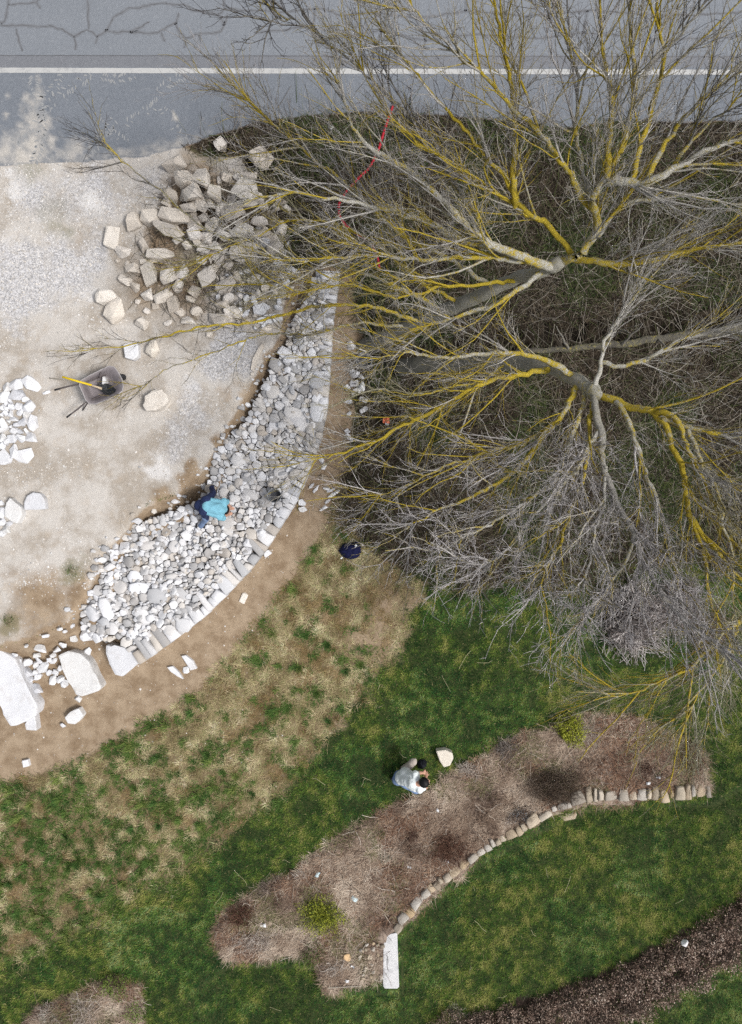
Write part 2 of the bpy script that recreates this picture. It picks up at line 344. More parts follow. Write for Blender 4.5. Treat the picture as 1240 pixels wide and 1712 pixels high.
# ------------------------------------------------------------------ ground sheets (one height field cut into its zones)
def build_ground():
    st = 5
    xs = np.arange(-280, 1521, st, dtype=float); ys = np.arange(-280, 1993, st, dtype=float)
    X, Y = np.meshgrid(xs, ys); px = X.ravel(); py = Y.ravel()
    z = height(px, py); V = Pn(px, py, z)
    m = ground_masks(px, py)
    m['lane'] = sstep(-py, -92, -70)*m['road']*0+ (1-sstep(py, 88, 96))
    m['strip'] = sstep(py, 90, 95)*(1-sstep(py, 110, 115))
    wx = px+46*(fbm(px, py, 34, 61, 4)-.5); wy = py+46*(fbm(px, py, 34, 65, 4)-.5)
    dust = blobs(wx, wy, [(60, 205, 34, .9), (62, 240, 36, 1), (40, 262, 60, 1), (10, 250, 40, .9), (58, 165, 22, .8), (120, 262, 50, .8), (10, 165, 22, .6), (295, 187, 12, .9), (340, 200, 16, .6), (240, 245, 30, .7), (180, 225, 30, .45), (12, 205, 8, .8), (55, 140, 14, .7), (140, 245, 26, .6), (300, 225, 18, .4), (-80, 220, 80, .8)])
    edge = sstep(sdpoly(px, py, ROAD), -46, -2)*(1-sstep(px, 300, 420)); dust = np.maximum(dust, .72*edge)
    m['dust'] = np.clip(dust*1.25-.75*fbm(px, py, 11, 77, 3), 0, 1)*m['road']
    nx = len(xs); ny = len(ys)
    I = np.arange(nx*ny).reshape(ny, nx)
    F = np.stack([I[:-1, :-1].ravel(), I[1:, :-1].ravel(), I[1:, 1:].ravel(), I[:-1, 1:].ravel()], 1)
    fc = lambda a: a[F].mean(1)
    zone = np.zeros(len(F), int)          # 0 lawn
    zone[fc(m['meadow']) > .5] = 1
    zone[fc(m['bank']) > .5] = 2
    pth = fc(sstep(-sdpoly(px, py, PATH), -6, 6)); zone[(pth > .5)] = 3
    wl = fc(sstep(-sdpoly(px, py, WALLP), -32, -22)); zone[wl > .5] = 3
    zone[fc(m['yard']) > .5] = 4
    b1 = fc(sstep(-sdpoly(px, py, BED), -2, 2)); zone[b1 > .5] = 5
    b2 = fc(sstep(-sdpoly(px, py, BED2), -2, 2)); zone[b2 > .5] = 6
    zone[fc(m['road']) > .5] = 7
    names = ['lawn', 'rough_meadow', 'tree_bank', 'dirt_path', 'gravel_yard', 'planting_bed', 'planting_bed', 'road']
    labels = ['mown dark green lawn', 'rough meadow strip of straw and green tussocks', 'dark overgrown bank under the bare trees', 'bare brown earth path along the stone wall', 'pale sandy gravel yard', 'raised bed of dead stems and mulch edged with stones', 'small planting bed at the bottom left corner', 'grey asphalt road with cracks']
    out = {}
    for k in range(8):
        f = F[zone == k]
        if len(f) == 0: continue
        u, inv = np.unique(f.ravel(), return_inverse=True)
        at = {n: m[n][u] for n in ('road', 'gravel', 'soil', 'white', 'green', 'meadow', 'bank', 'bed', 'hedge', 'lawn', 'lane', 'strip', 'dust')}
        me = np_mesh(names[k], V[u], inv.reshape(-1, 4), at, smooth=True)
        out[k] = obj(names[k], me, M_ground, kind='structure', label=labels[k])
    # land beyond the picture
    mg = mat_plain('far_grass', (.07, .085, .03), .95, .4, .6, bmp=0)
    v = [(-400, -400, -.62), (400, -400, -.62), (400, 400, -.62), (-400, 400, -.62)]
    obj('ground', np_mesh('ground', v, [[0, 1, 2, 3]]), mg, kind='structure', label='grassy land around the garden')
    return out
ground = build_ground()
road = ground[7]

# ------------------------------------------------------------------ road markings, cracks, tyre prints
def smooth_line(pts, step, wob=0.0, seed=0):
    p = np.array(pts, float); seg = np.hypot(*(p[1:]-p[:-1]).T); s = np.concatenate([[0], np.cumsum(seg)])
    n = max(2, int(s[-1]/step)+1); q = np.linspace(0, s[-1], n)
    x = np.interp(q, s, p[:, 0]); y = np.interp(q, s, p[:, 1])
    if wob:
        x = x+wob*(fbm(q+seed*91, q*0+seed, 14, 3, 3)-.5)*2; y = y+wob*(fbm(q+seed*57, q*0+seed+40, 14, 8, 3)-.5)*2
    return x, y
def strip_mesh(name, x, y, w, dz):
    dx = np.gradient(x); dy = np.gradient(y); l = np.hypot(dx, dy)+1e-9; nx_, ny_ = -dy/l, dx/l
    w = np.broadcast_to(w, x.shape)
    z = .55+dz
    a = Pn(x+nx_*w, y+ny_*w, z); b = Pn(x-nx_*w, y-ny_*w, z)
    v = np.concatenate([a, b]); n = len(x); i = np.arange(n-1)
    return np_mesh(name, v, np.stack([i, i+1, i+1+n, i+n], 1))
def mat_line():
    m, t, b = mat('worn_white_paint', .8); p = geo_pos(t)
    n = noise(t, p, 3.2, 8, .78); n2 = noise(t, p, 60, 4, .7)
    c = mixc(t, n2, (.38, .385, .385), (.54, .54, .53))
    c = mixc(t, sst(t, mth(t, 'ADD', mth(t, 'MULTIPLY', n, .6), mth(t, 'MULTIPLY', n2, .4)), .50, .62), c, (.28, .285, .295))
    lk(t, c, b.inputs['Base Color']); return m
lx = np.linspace(-280, 1520, 420)
obj('edge_line', strip_mesh('edge_line', lx, 117.3+lx*.0028, 4.3+.9*(fbm(lx, lx*0, 9, 4)-.5), .004), mat_line(), road, label='worn white edge line painted along the road')
M_crack = mat_plain('crack_filler', (.125, .128, .138), .95, .7, 22)
cr = [[(0, 125), (100, 130), (260, 130), (310, 150), (360, 178), (430, 145), (480, 180), (520, 155), (640, 160), (780, 165), (830, 125), (870, 110), (880, 60)],
      [(870, 110), (880, 150), (920, 190), (980, 170), (1090, 155), (1110, 120), (1125, 70)], [(430, -200), (425, -60), (430, 0), (435, 60), (435, 145)], [(365, 178), (375, 210), (365, 250)],
      [(75, 140), (90, 200), (110, 255)], [(30, -160), (40, 0), (35, 50), (20, 110), (-160, 130), (-500, 120)], [(40, 20), (110, 20), (180, 10), (200, 40)],
      [(820, 15), (900, 25), (970, 55), (1080, 75), (1110, 45), (1240, 50), (1400, 60), (1560, 40), (1700, 75), (1850, 60), (2050, 90), (2300, 55), (2600, 80), (2900, 50), (3300, 80), (3660, 60)],
      [(0, 40), (-300, 60), (-700, 30)], [(180, 10), (240, -60), (400, -90)], [(480, 180), (470, 215)], [(520, 155), (560, 90), (640, 40), (820, 15)], [(1110, 45), (1090, -60), (1150, -150)], [(1400, 60), (1380, -80)], [(1700, 75), (1720, 180), (1690, 260)], [(2050, 90), (2100, 200), (2080, 270)], [(2600, 80), (2640, 190)], [(3300, 80), (3280, 200)], [(1560, 200), (1700, 180), (1880, 150), (2100, 200), (2350, 170), (2640, 190), (2880, 160), (3280, 200), (3660, 180)],
      [(915, 190), (910, 240)], [(640, 160), (700, 130), (740, 105)], [(1090, 75), (1100, 130)], [(795, 165), (815, 210)], [(980, 170), (990, 205)], [(1560, 40), (1540, 130), (1575, 230)],
      [(1850, 60), (1880, 150), (1860, 240)], [(2300, 55), (2310, -120)], [(2900, 50), (2880, 160), (2910, 250)], [(1250, 160), (1400, 150), (1540, 130)]]
M_halo = mat_plain('crack_halo', (.172, .182, .200), .95, .35, 18)
for i, c in enumerate(cr):
    x, y = smooth_line([(a/2.952, b/2.952) for a, b in c], 2.2, 2.6, i+3); w = 1.0+3.4*fbm(np.arange(len(x))*2.2, x*0+i, 9, 15); w[0] = w[-1] = .2
    obj('crack_edge', strip_mesh('crack_edge', x, y, w, .002), M_halo, road)
    x, y = smooth_line([(a/2.952, b/2.952) for a, b in c], 1.2, 2.6, i+3); y = y+1.1*(fbm(x*1.0, y*1.0, 4, 44, 2)-.5); x = x+1.1*(fbm(x*1.0, y*1.0, 4, 48, 2)-.5)
    w = .1+1.35*fbm(np.arange(len(x))*1.6, x*0+i, 7, 5)**1.3; w[0] = w[-1] = .2
    obj('crack', strip_mesh('crack', x, y, w, .004), M_crack, road)
x = np.linspace(-280, 1520, 900); obj('seam', strip_mesh('seam', x, 92.5+x*.002+.8*(fbm(x, x*0, 20, 6)-.5), .35+.4*fbm(x, x*0+9, 6, 9), .0045), M_crack, road)
def tyre_prints():
    tracks = [([(55, 127), (62, 165), (72, 205), (64, 250), (55, 272)], .85), ([(150, 127), (112, 150), (84, 176), (60, 205), (20, 240)], .45), ([(172, 128), (200, 132), (222, 124)], .8), ([(190, 200), (172, 225), (150, 255)], .6),
              ([(265, 150), (290, 135), (310, 125)], .6), ([(210, 205), (240, 190), (265, 170)], .35), ([(215, 240), (190, 225), (165, 205)], .45), ([(100, 127), (90, 145), (75, 165)], .6), ([(310, 235), (285, 205), (270, 180)], .35)]
    V = []; F = []
    for tr, dens in tracks:
        x, y = smooth_line(tr, 4.2)
        dx = np.gradient(x); dy = np.gradient(y)
        for i in range(len(x)):
            for sgn in (-1, 1):
                if rng.random() > dens: continue
                l = math.hypot(dx[i], dy[i]); ux, uy = dx[i]/l, dy[i]/l
                cx = x[i]-uy*sgn*5+rng.normal(0, 1.2); cy = y[i]+ux*sgn*5+rng.normal(0, 1.2)
                an = math.atan2(uy, ux)+sgn*1.05+rng.normal(0, .15); L = rng.uniform(2.5, 5.5); w = rng.uniform(.9, 1.7)
                k = 8; b0 = len(V)
                for q in range(k):
                    th = q/k*6.283; r = rng.uniform(.75, 1.15)
                    qx = math.cos(th)*L*r; qy = math.sin(th)*w*r
                    V.append(P(cx+qx*math.cos(an)-qy*math.sin(an), cy+qx*math.sin(an)+qy*math.cos(an), .553))
                F.append([b0+q for q in range(k)])
    mm, t, b = mat('dust_print', .95); p = geo_pos(t)
    lk(t, mixc(t, noise(t, p, 25, 5, .7), (.20, .215, .235), (.36, .36, .355)), b.inputs['Base Color'])
    obj('tyre_prints', np_mesh('tyre_prints', np.array([tuple(v) for v in V]), np.array(F)), mm, road, kind='stuff', label='pale dusty tyre prints on the asphalt')
tyre_prints()

# ------------------------------------------------------------------ stones
def hull_stone(seed, n=15, flat=.75, angular=.55):
    r = random.Random(seed); bm = bmesh.new()
    for i in range(n):
        v = Vector((r.gauss(0, 1), r.gauss(0, 1), r.gauss(0, 1))).normalized()
        pw = 4.0
        s = (abs(v.x)**pw+abs(v.y)**pw+abs(v.z)**pw)**(-1/pw)
        v = v*(1+(s-1)*angular)*r.uniform(.82, 1.08)
        bm.verts.new((v.x*.5, v.y*.5, v.z*.5*flat))
    res = bmesh.ops.convex_hull(bm, input=bm.verts[:])
    for g in res['geom_interior']:
        if isinstance(g, bmesh.types.BMVert): bm.verts.remove(g)
    bmesh.ops.dissolve_limit(bm, angle_limit=.16, verts=bm.verts[:], edges=bm.edges[:])
    bmesh.ops.bevel(bm, geom=bm.edges[:], offset=.022, segments=1, affect='EDGES', clamp_overlap=True)
    xs = [v.co.x for v in bm.verts]; ys = [v.co.y for v in bm.verts]; zs = [v.co.z for v in bm.verts]
    cx, cy, z0 = (max(xs)+min(xs))/2, (max(ys)+min(ys))/2, min(zs)
    for v in bm.verts:
        v.co = ((v.co.x-cx)/(max(xs)-min(xs)), (v.co.y-cy)/(max(ys)-min(ys)), (v.co.z-z0)/(max(zs)-min(zs)))
    me = bpy.data.meshes.new('stone'); bm.to_mesh(me); bm.free(); return me
HULLS = {}
def hull(matr, k):
    key = (matr.name, k)
    if key not in HULLS:
        me = hull_stone(100+k, n=11+(k % 5)*2); me.materials.append(matr); HULLS[key] = me
    return HULLS[key]
def stone(px, py, L, Wd, ang, matr, name, label=None, cat='rock', group=None, h=None, z=None, k=None, sink=.12, parent=None):
    """L, Wd in photo pixels, ang in degrees clockwise as seen in the photo"""
    if k is None: k = rnd.randrange(18)
    l = L/PPM; w = Wd/PPM
    hh = h if h else min(l, w)*rnd.uniform(.7, .98)
    zb = (hz(px, py) if z is None else z)-hh*sink
    q = P(px, py, zb+hh*.6)
    kk = (H-zb-hh*.6)/H
    o = obj(name, hull(matr, k), None, parent, label, cat if parent is None else None, group)
    o.location = (q.x, q.y, zb); o.scale = (l*kk, w*kk, hh)
    o.rotation_euler = (rnd.uniform(-.07, .07), rnd.uniform(-.07, .07), -math.radians(ang))
    return o
def prism_verts(poly, z0, z1, bev, r, tilt=.06, top_jit=.02, inset=.86, side=.96):
    """stone from an outline: poly list of (x,y) world; returns verts, faces (tris/quads as lists)"""
    n = len(poly); cx = sum(p[0] for p in poly)/n; cy = sum(p[1] for p in poly)/n
    ta, tb = r.gauss(0, tilt), r.gauss(0, tilt)
    V = []
    for p in poly: V.append((cx+(p[0]-cx)*side, cy+(p[1]-cy)*side, z0))
    for p in poly:
        V.append((p[0], p[1], z1-bev+(p[0]-cx)*ta+(p[1]-cy)*tb+r.uniform(-top_jit, top_jit)*.5))
    for p in poly:
        s = inset*r.uniform(.93, 1.05)
        V.append((cx+(p[0]-cx)*s, cy+(p[1]-cy)*s, z1+(p[0]-cx)*ta+(p[1]-cy)*tb+r.uniform(-top_jit, top_jit)))
    V.append((cx+r.uniform(-.2, .2)*abs(poly[0][0]-cx), cy+r.uniform(-.2, .2)*abs(poly[0][1]-cy), z1+r.uniform(0, top_jit)))
    F = []
    for i in range(n):
        j = (i+1) % n
        F.append((i, j, n+j)); F.append((i, n+j, n+i))
        F.append((n+i, n+j, 2*n+j)); F.append((n+i, 2*n+j, 2*n+i))
        F.append((2*n+i, 2*n+j, 3*n))
    return V, F
def ccw(poly):
    a = sum(p[0]*q[1]-q[0]*p[1] for p, q in zip(poly, poly[1:]+poly[:1]))
    return poly if a > 0 else poly[::-1]
def outline_block(name, outline, z0, h, matr, bev=.05, sub=2, rough=.02, seed=0, tiltx=0.0):
    """big quarried block: traced outline at its top, extruded, bevelled, with broken surfaces"""
    r = random.Random(seed)
    pts = ccw([tuple(P(x, y, z0+h))[:2] for x, y in outline])
    bm = bmesh.new()
    cx = sum(p[0] for p in pts)/len(pts); cy = sum(p[1] for p in pts)/len(pts)
    bot = [bm.verts.new((cx+(p[0]-cx)*.97, cy+(p[1]-cy)*.97, z0-.06)) for p in pts]
    top = [bm.verts.new((p[0], p[1], z0+h+(p[1]-cy)*tiltx)) for p in pts]
    n = len(pts)
    bm.faces.new(top); bm.faces.new(bot[::-1])
    for i in range(n): bm.faces.new((bot[i], bot[(i+1) % n], top[(i+1) % n], top[i]))
    bmesh.ops.bevel(bm, geom=bm.edges[:], offset=bev, segments=2, affect='EDGES', profile=.6)
    bmesh.ops.triangulate(bm, faces=bm.faces[:])
    for _ in range(sub):
        bmesh.ops.subdivide_edges(bm, edges=[e for e in bm.edges if e.calc_length() > .11], cuts=1)
        bmesh.ops.triangulate(bm, faces=bm.faces[:])
    co = np.array([v.co[:] for v in bm.verts])
    dn = fbm(co[:, 0]+co[:, 2]*.7, co[:, 1]-co[:, 2]*.6, .28, seed+60, 4)-.5
    dn2 = fbm(co[:, 0]*1.1+9, co[:, 1]+co[:, 2], .7, seed+80, 3)-.5
    bm.normal_update()
    for v, d, d2 in zip(bm.verts, dn, dn2): v.co += v.normal*(d*rough*1.6+d2*rough*2.2)
    me = bpy.data.meshes.new(name); bm.to_mesh(me); bm.free(); me.materials.append(matr)
    return me

# power-diagram packing of stones inside a polygon (pixel space)
def pack(poly, radii, seed, tries=60, ov=.82):
    r = random.Random(seed); xs = [p[0] for p in poly]; ys = [p[1] for p in poly]
    x0, x1, y0, y1 = min(xs), max(xs), min(ys), max(ys)
    sites = []; grid = {}; cs = 2*max(radii)
    N = sum(1 for _ in radii)
    cand = np.array([(r.uniform(x0, x1), r.uniform(y0, y1)) for _ in range(N*tries)])
    ok = sdpoly(cand[:, 0], cand[:, 1], poly) < -1.5
    cand = cand[ok]; ci = 0
    for rad in sorted(radii, reverse=True):
        for _ in range(tries):
            if ci >= len(cand): ci = 0
            x, y = cand[ci]; ci += 1
            gx, gy = int(x//cs), int(y//cs); good = True
            for a in (-1, 0, 1):
                for b in (-1, 0, 1):
                    for (qx, qy, qr) in grid.get((gx+a, gy+b), ()):
                        if (qx-x)**2+(qy-y)**2 < (ov*(qr+rad))**2: good = False; break
                    if not good: break
                if not good: break
            if good:
                sites.append((x, y, rad)); grid.setdefault((gx, gy), []).append((x, y, rad)); break
    cells = []
    for (x, y, rad) in sites:
        k = 5; ph = r.random()*6; R = rad*1.6
        pl = [(x+math.cos(ph+i/k*6.2832)*R*r.uniform(.9, 1.1), y+math.sin(ph+i/k*6.2832)*R*r.uniform(.9, 1.1)) for i in range(k)]
        for (qx, qy, qr) in sites:
            dx, dy = qx-x, qy-y; d2 = dx*dx+dy*dy
            if d2 < 1e-6 or d2 > (1.4*(rad+qr)+6)**2: continue
            t = .5+(rad*rad-qr*qr)/(2*d2); t = max(.15, min(.9, t))
            mx, my = x+dx*t, y+dy*t
            out = []
            for i in range(len(pl)):
                a, b = pl[i], pl[(i+1) % len(pl)]
                da = (a[0]-mx)*dx+(a[1]-my)*dy; db = (b[0]-mx)*dx+(b[1]-my)*dy
                if da <= 0: out.append(a)
                if da*db < 0:
                    u = da/(da-db); out.append((a[0]+(b[0]-a[0])*u, a[1]+(b[1]-a[1])*u))
            pl = out
            if len(pl) < 3: break
        if len(pl) < 3: continue
        # drop very short edges
        q = [pl[0]]
        for pnt in pl[1:]:
            if math.hypot(pnt[0]-q[-1][0], pnt[1]-q[-1][1]) > rad*.6: q.append(pnt)
        if len(q) > 3 and math.hypot(q[0][0]-q[-1][0], q[0][1]-q[-1][1]) < rad*.6: q.pop()
        if len(q) < 3: continue
        cx = sum(p[0] for p in q)/len(q); cy = sum(p[1] for p in q)/len(q)
        s = 1-.95/max(rad, 2.5)*.5
        cells.append(([(cx+(p[0]-cx)*s, cy+(p[1]-cy)*s) for p in q], cx, cy, rad))
    return cells

# ------------------------------------------------------------------ the dry stone wall being built
def build_wall():
    r = random.Random(5)
    wall = thing('dry_stone_wall', P(380, 900, .0), 'curved dry stone wall of white limestone under construction beside the dirt path', 'wall')
    ox = np.array(OUTER, float); seg = np.hypot(*(ox[1:]-ox[:-1]).T); s = np.concatenate([[0], np.cumsum(seg)])
    def at(q):
        x = np.interp(q, s, ox[:, 0]); y = np.interp(q, s, ox[:, 1])
        x2 = np.interp(q+4, s, ox[:, 0]); y2 = np.interp(q+4, s, ox[:, 1]); x1 = np.interp(q-4, s, ox[:, 0]); y1 = np.interp(q-4, s, ox[:, 1])
        l = math.hypot(x2-x1, y2-y1); tx, ty = (x2-x1)/l, (y2-y1)/l
        return x, y, tx, ty, ty, -tx      # inward normal: left-up
    parts = []          # (area, V, F, rnd)
    def header(q, w, d, z0, z1, off=0.0, keep=True):
        x, y, tx, ty, nx, ny = at(q)
        nx, ny = (nx, ny) if (nx < 0 or ny < 0) else (-nx, -ny)
        if nx*(-1)+ny*(-.6) < 0: nx, ny = -nx, -ny
        a = w/2-.45; ja = r.gauss(0, .07 if q < 380 else .13); nx, ny = nx*math.cos(ja)-ny*math.sin(ja), nx*math.sin(ja)+ny*math.cos(ja)
        c = [(-a, -off), (a, -off+r.uniform(-.8, .8)), (a*r.uniform(.8, 1.05), d*.6), (a*r.uniform(.6, .98), d), (-a*r.uniform(.6, .98), d*r.uniform(.9, 1.05)), (-a*r.uniform(.85, 1.05), d*.5)]
        pl = [(x+tx*u+nx*v, y+ty*u+ny*v) for u, v in c]
        poly = ccw([tuple(P(u, v, z1))[:2] for u, v in pl])
        V, F = prism_verts(poly, z0, z1, .018, r, .05, .012, .93, .99)
        return (w*d, V, F, r.random()), pl
    q = 0; polys = []
    while q < s[-1]-6:
        w = r.choice([8, 9, 10, 12, 13, 15, 18, 21]); d = (r.uniform(26, 50) if r.random() < .5 else r.uniform(13, 25)) if q < 380 else r.uniform(10, 30)
        h_, pl = header(q+w/2, w, d, .16, .50+r.uniform(-.035, .04))
        parts.append(h_); polys.append((q+w/2, d*.92)); q += w
    low = []
    for z0, z1 in ((-.1, .16), (.15, .30)):
        q = 0
        while q < s[-1]-6:
            w = r.uniform(18, 36); h_, _ = header(q+w/2, w, 40, z0, z1-.01, off=-1.5 if z0 > 0 else 0); low.append(h_); q += w
    # interior: tightly packed hearting, behind the face
    qs = np.array([p[0] for p in polys]); ds = np.array([p[1] for p in polys])
    inner = [(x, y) for x, y in INNER]
    face_in = []
    for qq in np.linspace(0, s[-1], 46):
        x, y, tx, ty, nx, ny = at(qq); d = float(np.interp(qq, qs, ds))
        if nx*(-1)+ny*(-.6) < 0: nx, ny = -nx, -ny
        dd = d-3 if qq < s[-1]-8 else d*.8
        face_in.append((x+nx*dd, y+ny*dd))
    poly = face_in+inner+[(205, 1062)]
    poly = [(x+r.uniform(-7, 7)*(i >= len(face_in)), y+r.uniform(-7, 7)*(i >= len(face_in))) for i, (x, y) in enumerate(poly)]
    radii = [r.uniform(11, 14) for _ in range(8)]+[r.uniform(8, 11) for _ in range(40)]+[r.uniform(5.5, 8) for _ in range(200)]+[r.uniform(3.6, 5.5) for _ in range(1100)]+[r.uniform(2.2, 3.6) for _ in range(1300)]
    dn_in = None
    for pl, cx, cy, rad in pack(poly, radii, 21, 40, .84):
        a1 = np.array([cx]); b1 = np.array([cy])
        do = float(dline(a1, b1, OUTER)[0]); di = float(dline(a1, b1, INNER)[0])
        k = do/(do+di+1e-6)                       # 0 at face, 1 at trench
        loose = 1 if cy > 800 else .45
        z1 = .48-.07*k**1.5*loose+r.uniform(-.07, .05)*loose+.004*rad
        # heap is highest in the middle of the loose part
        poly_w = ccw([tuple(P(u, v, z1))[:2] for u, v in pl])
        V, F = prism_verts(poly_w, z1-.10-rad/PPM*1.2, z1, rad/PPM*.10, r, .34*loose+.06, rad/PPM*.10, .90, .94)
        parts.append((rad*rad*3.0, V, F, r.random()))
    # loose angular stones tumbled on top of the hearting
    cand = np.stack([np.array([r.uniform(130, 545) for _ in range(6500)]), np.array([r.uniform(475, 1072) for _ in range(6500)])], 1)
    dd = sdpoly(cand[:, 0], cand[:, 1], poly); do_ = dline(cand[:, 0], cand[:, 1], OUTER); placed = []
    for (cx, cy), d_, do in zip(cand, dd, do_):
        if d_ > -3 or len(placed) > 1000: continue
        up_ = cy < 800
        rad = r.choice([2.6, 3, 3, 3.5, 4, 4, 4.5, 5, 6, 7, 9]) if not up_ else r.choice([3, 3.5, 4.5, 6, 7.5, 9.5])
        if d_ > -rad*.6: continue
        if any((cx-x)**2+(cy-y)**2 < (.72*(rad+q_))**2 for x, y, q_ in placed): continue
        if (cx-461)**2+(cy-829)**2 < (11+rad)**2: continue
        placed.append((cx, cy, rad)); k = r.choice([4, 5, 5, 6, 6]); ph = r.random()*6; el = r.uniform(.45, .95); th = r.random()*3.14; pl = []
        for i in range(k):
            an = ph+(i+r.uniform(-.22, .22))/k*6.283; u, v = math.cos(an)*rad*1.15*r.uniform(.85, 1.15), math.sin(an)*rad*1.15*el*r.uniform(.85, 1.15)
            pl.append((cx+u*math.cos(th)-v*math.sin(th), cy+u*math.sin(th)+v*math.cos(th)))
        di = float(dline(np.array([cx]), np.array([cy]), INNER)[0]); kk = do/(do+di+1e-6)
        z1 = .51-.06*kk**1.5+r.uniform(-.10, .07)+.004*rad
        V, F = prism_verts(ccw([tuple(P(u, v, z1))[:2] for u, v in pl]), z1-.05-rad/PPM*1.1, z1, rad/PPM*.10, r, .38, rad/PPM*.10, .90, .90)
        parts.append((rad*rad*3.2, V, F, r.random()))
    # larger boulders seen in the heap, traced
    for x, y, L, w, an in [(298, 995, 32, 28, -20), (262, 997, 34, 28, 10), (232, 983, 34, 20, 0), (177, 1018, 40, 20, 68), (153, 1026, 30, 18, 60), (247, 912, 28, 15, -15), (238, 1030, 38, 22, 58), (306, 1045, 26, 24, 0), (282, 1054, 24, 18, 10),
                           (378, 873, 26, 22, 20), (383, 889, 24, 14, 12), (413, 800, 22, 22, 0), (399, 807, 15, 16, 0), (455, 795, 24, 20, -20), (444, 840, 22, 18, 0), (418, 826, 30, 14, 28), (500, 704, 40, 26, 50), (530, 690, 24, 34, 0), (490, 690, 34, 20, 10), (530, 640, 26, 22, 0), (455, 655, 24, 24, 0), (484, 600, 24, 14, -15)]:
        kz = .50; k = 7; pl = []
        ar = math.radians(an)
        for i in range(k):
            t_ = i/k*6.283+.2; u = math.copysign(abs(math.cos(t_))**.7, math.cos(t_))*L/2*r.uniform(.9, 1.08); v = math.copysign(abs(math.sin(t_))**.7, math.sin(t_))*w/2*r.uniform(.9, 1.08)
            pl.append((x+u*math.cos(ar)-v*math.sin(ar), y+u*math.sin(ar)+v*math.cos(ar)))
        V, F = prism_verts(ccw([tuple(P(u, v, kz))[:2] for u, v in pl]), kz-.22, kz+r.uniform(0, .05), .02, r, .1, .015, .86, .94)
        parts.append((L*w, V, F, r.random()))
    # stones spilled past the inner edge
    ix, iy = smooth_line(INNER[:-2], 3.0)
    spill = []
    for _ in range(170):
        i = r.randrange(len(ix)); cx = ix[i]+r.gauss(-4, 11); cy = iy[i]+r.gauss(-4, 10)
        if cy < 560 and r.random() < .6: continue
        rad = r.choice([1.8, 2.2, 2.6, 3, 3.5, 4.5, 6]); k = r.choice([4, 5, 6]); ph = r.random()*6; el = r.uniform(.55, .95); pl = []
        for q_ in range(k):
            an = ph+(q_+r.uniform(-.2, .2))/k*6.283; pl.append((cx+math.cos(an)*rad*1.1*r.uniform(.85, 1.15), cy+math.sin(an)*rad*1.1*el*r.uniform(.85, 1.15)))
        zb = hz(cx, cy); z1 = zb+rad/PPM*1.1
        V, F = prism_verts(ccw([tuple(P(u, v, z1))[:2] for u, v in pl]), zb-.03, z1, rad/PPM*.15, r, .3, rad/PPM*.12, .86, .95)
        spill.append((rad*rad*.2, V, F, r.random()))
    parts.extend(spill)
    parts.sort(key=lambda p: -p[0])
    for ar, V, F, rv in parts[:298]:
        me = np_mesh('stone', np.array(V), np.array(F)); world_child('stone', me, M_wall, wall)
    VV = []; FF = []; RR = []; n = 0
    for ar, V, F, rv in parts[298:]+low:
        VV.append(np.array(V)); FF.append(np.array(F)+n); RR.append(np.full(len(V), rv)); n += len(V)
    me = np_mesh('rubble', np.concatenate(VV), np.concatenate(FF), {'rnd': np.concatenate(RR)})
    world_child('rubble', me, M_wall_attr, wall, kind='stuff', label='small broken stones packed inside the wall')
    print('wall stones', len(parts), 'low', len(low))
    # the big end stone belongs to the wall
    me = outline_block('end_stone', [(176, 1078), (190, 1083), (230, 1088), (240, 1097), (226, 1113), (204, 1131), (192, 1128), (182, 1110), (176, 1092)], 0, .42, M_white, .05, 2, .02, 3)
    world_child('end_stone', me, M_white, wall, label='large pale end block of the wall')
build_wall()

# ------------------------------------------------------------------ big blocks and single stones
def block(name, outline, z0, h, matr, label, cat='stone block', bev=.05, rough=.02, seed=0, group=None, tilt=0.0):
    me = outline_block(name, outline, z0, h, matr, bev, 2, rough, seed, tilt)
    cx = sum(p[0] for p in outline)/len(outline); cy = sum(p[1] for p in outline)/len(outline)
    c = P(cx, cy, z0); me.transform(Matrix.Translation(-c))
    o = obj(name, me, matr, None, label, cat, group); o.location = c; return o
block('stone_block', [(95, 1096), (113, 1087), (134, 1092), (148, 1105), (157, 1130), (169, 1150), (165, 1155), (136, 1166), (125, 1163), (113, 1142), (103, 1118)], .0, .34, M_white, 'large oblong white stone block lying alone between two others on the dirt path', seed=11)
block('stone_block', [(-30, 1100), (-5, 1084), (24, 1100), (34, 1125), (44, 1155), (62, 1180), (60, 1196), (45, 1206), (28, 1213), (17, 1215), (4, 1195), (-6, 1165), (-34, 1140)], .0, .36, M_white, 'biggest white stone block cut by the left edge of the picture', seed=17)
block('loose_stone', [(41, 1211), (47, 1201), (58, 1197), (61, 1222), (43, 1221)], 0, .22, M_white, 'white stone wedged against the lower tip of the biggest block', 'rock', .02, .01, 5)
block('loose_stone', [(107, 1200), (116, 1190), (131, 1184), (139, 1196), (133, 1205), (125, 1212), (112, 1210)], 0, .2, M_white, 'faceted white rock alone on the dirt path below the oblong block', 'rock', .025, .012, 6)
stone(105, 1213, 11, 9, 0, M_white, 'loose_stone', 'small white pebble touching the faceted rock on the path')
stone(130, 1169, 12, 10, 50, M_white, 'loose_stone', 'small white stone at the foot of the oblong block')
block('loose_stone', [(279, 1116), (288, 1114), (299, 1125), (306, 1136), (297, 1131), (285, 1123)], 0, .08, M_white, 'narrow white stone splinter on the path below the wall', 'rock', .01, .006, 7)
block('loose_stone', [(303, 1097), (310, 1096), (322, 1105), (329, 1118), (318, 1121), (314, 1112)], 0, .09, M_white, 'pointed white flake leaning over another on the path', 'rock', .01, .006, 8)
stone(311, 1120, 12, 13, 20, M_white, 'loose_stone', 'small squarish white flake under the pointed flake', h=.07)
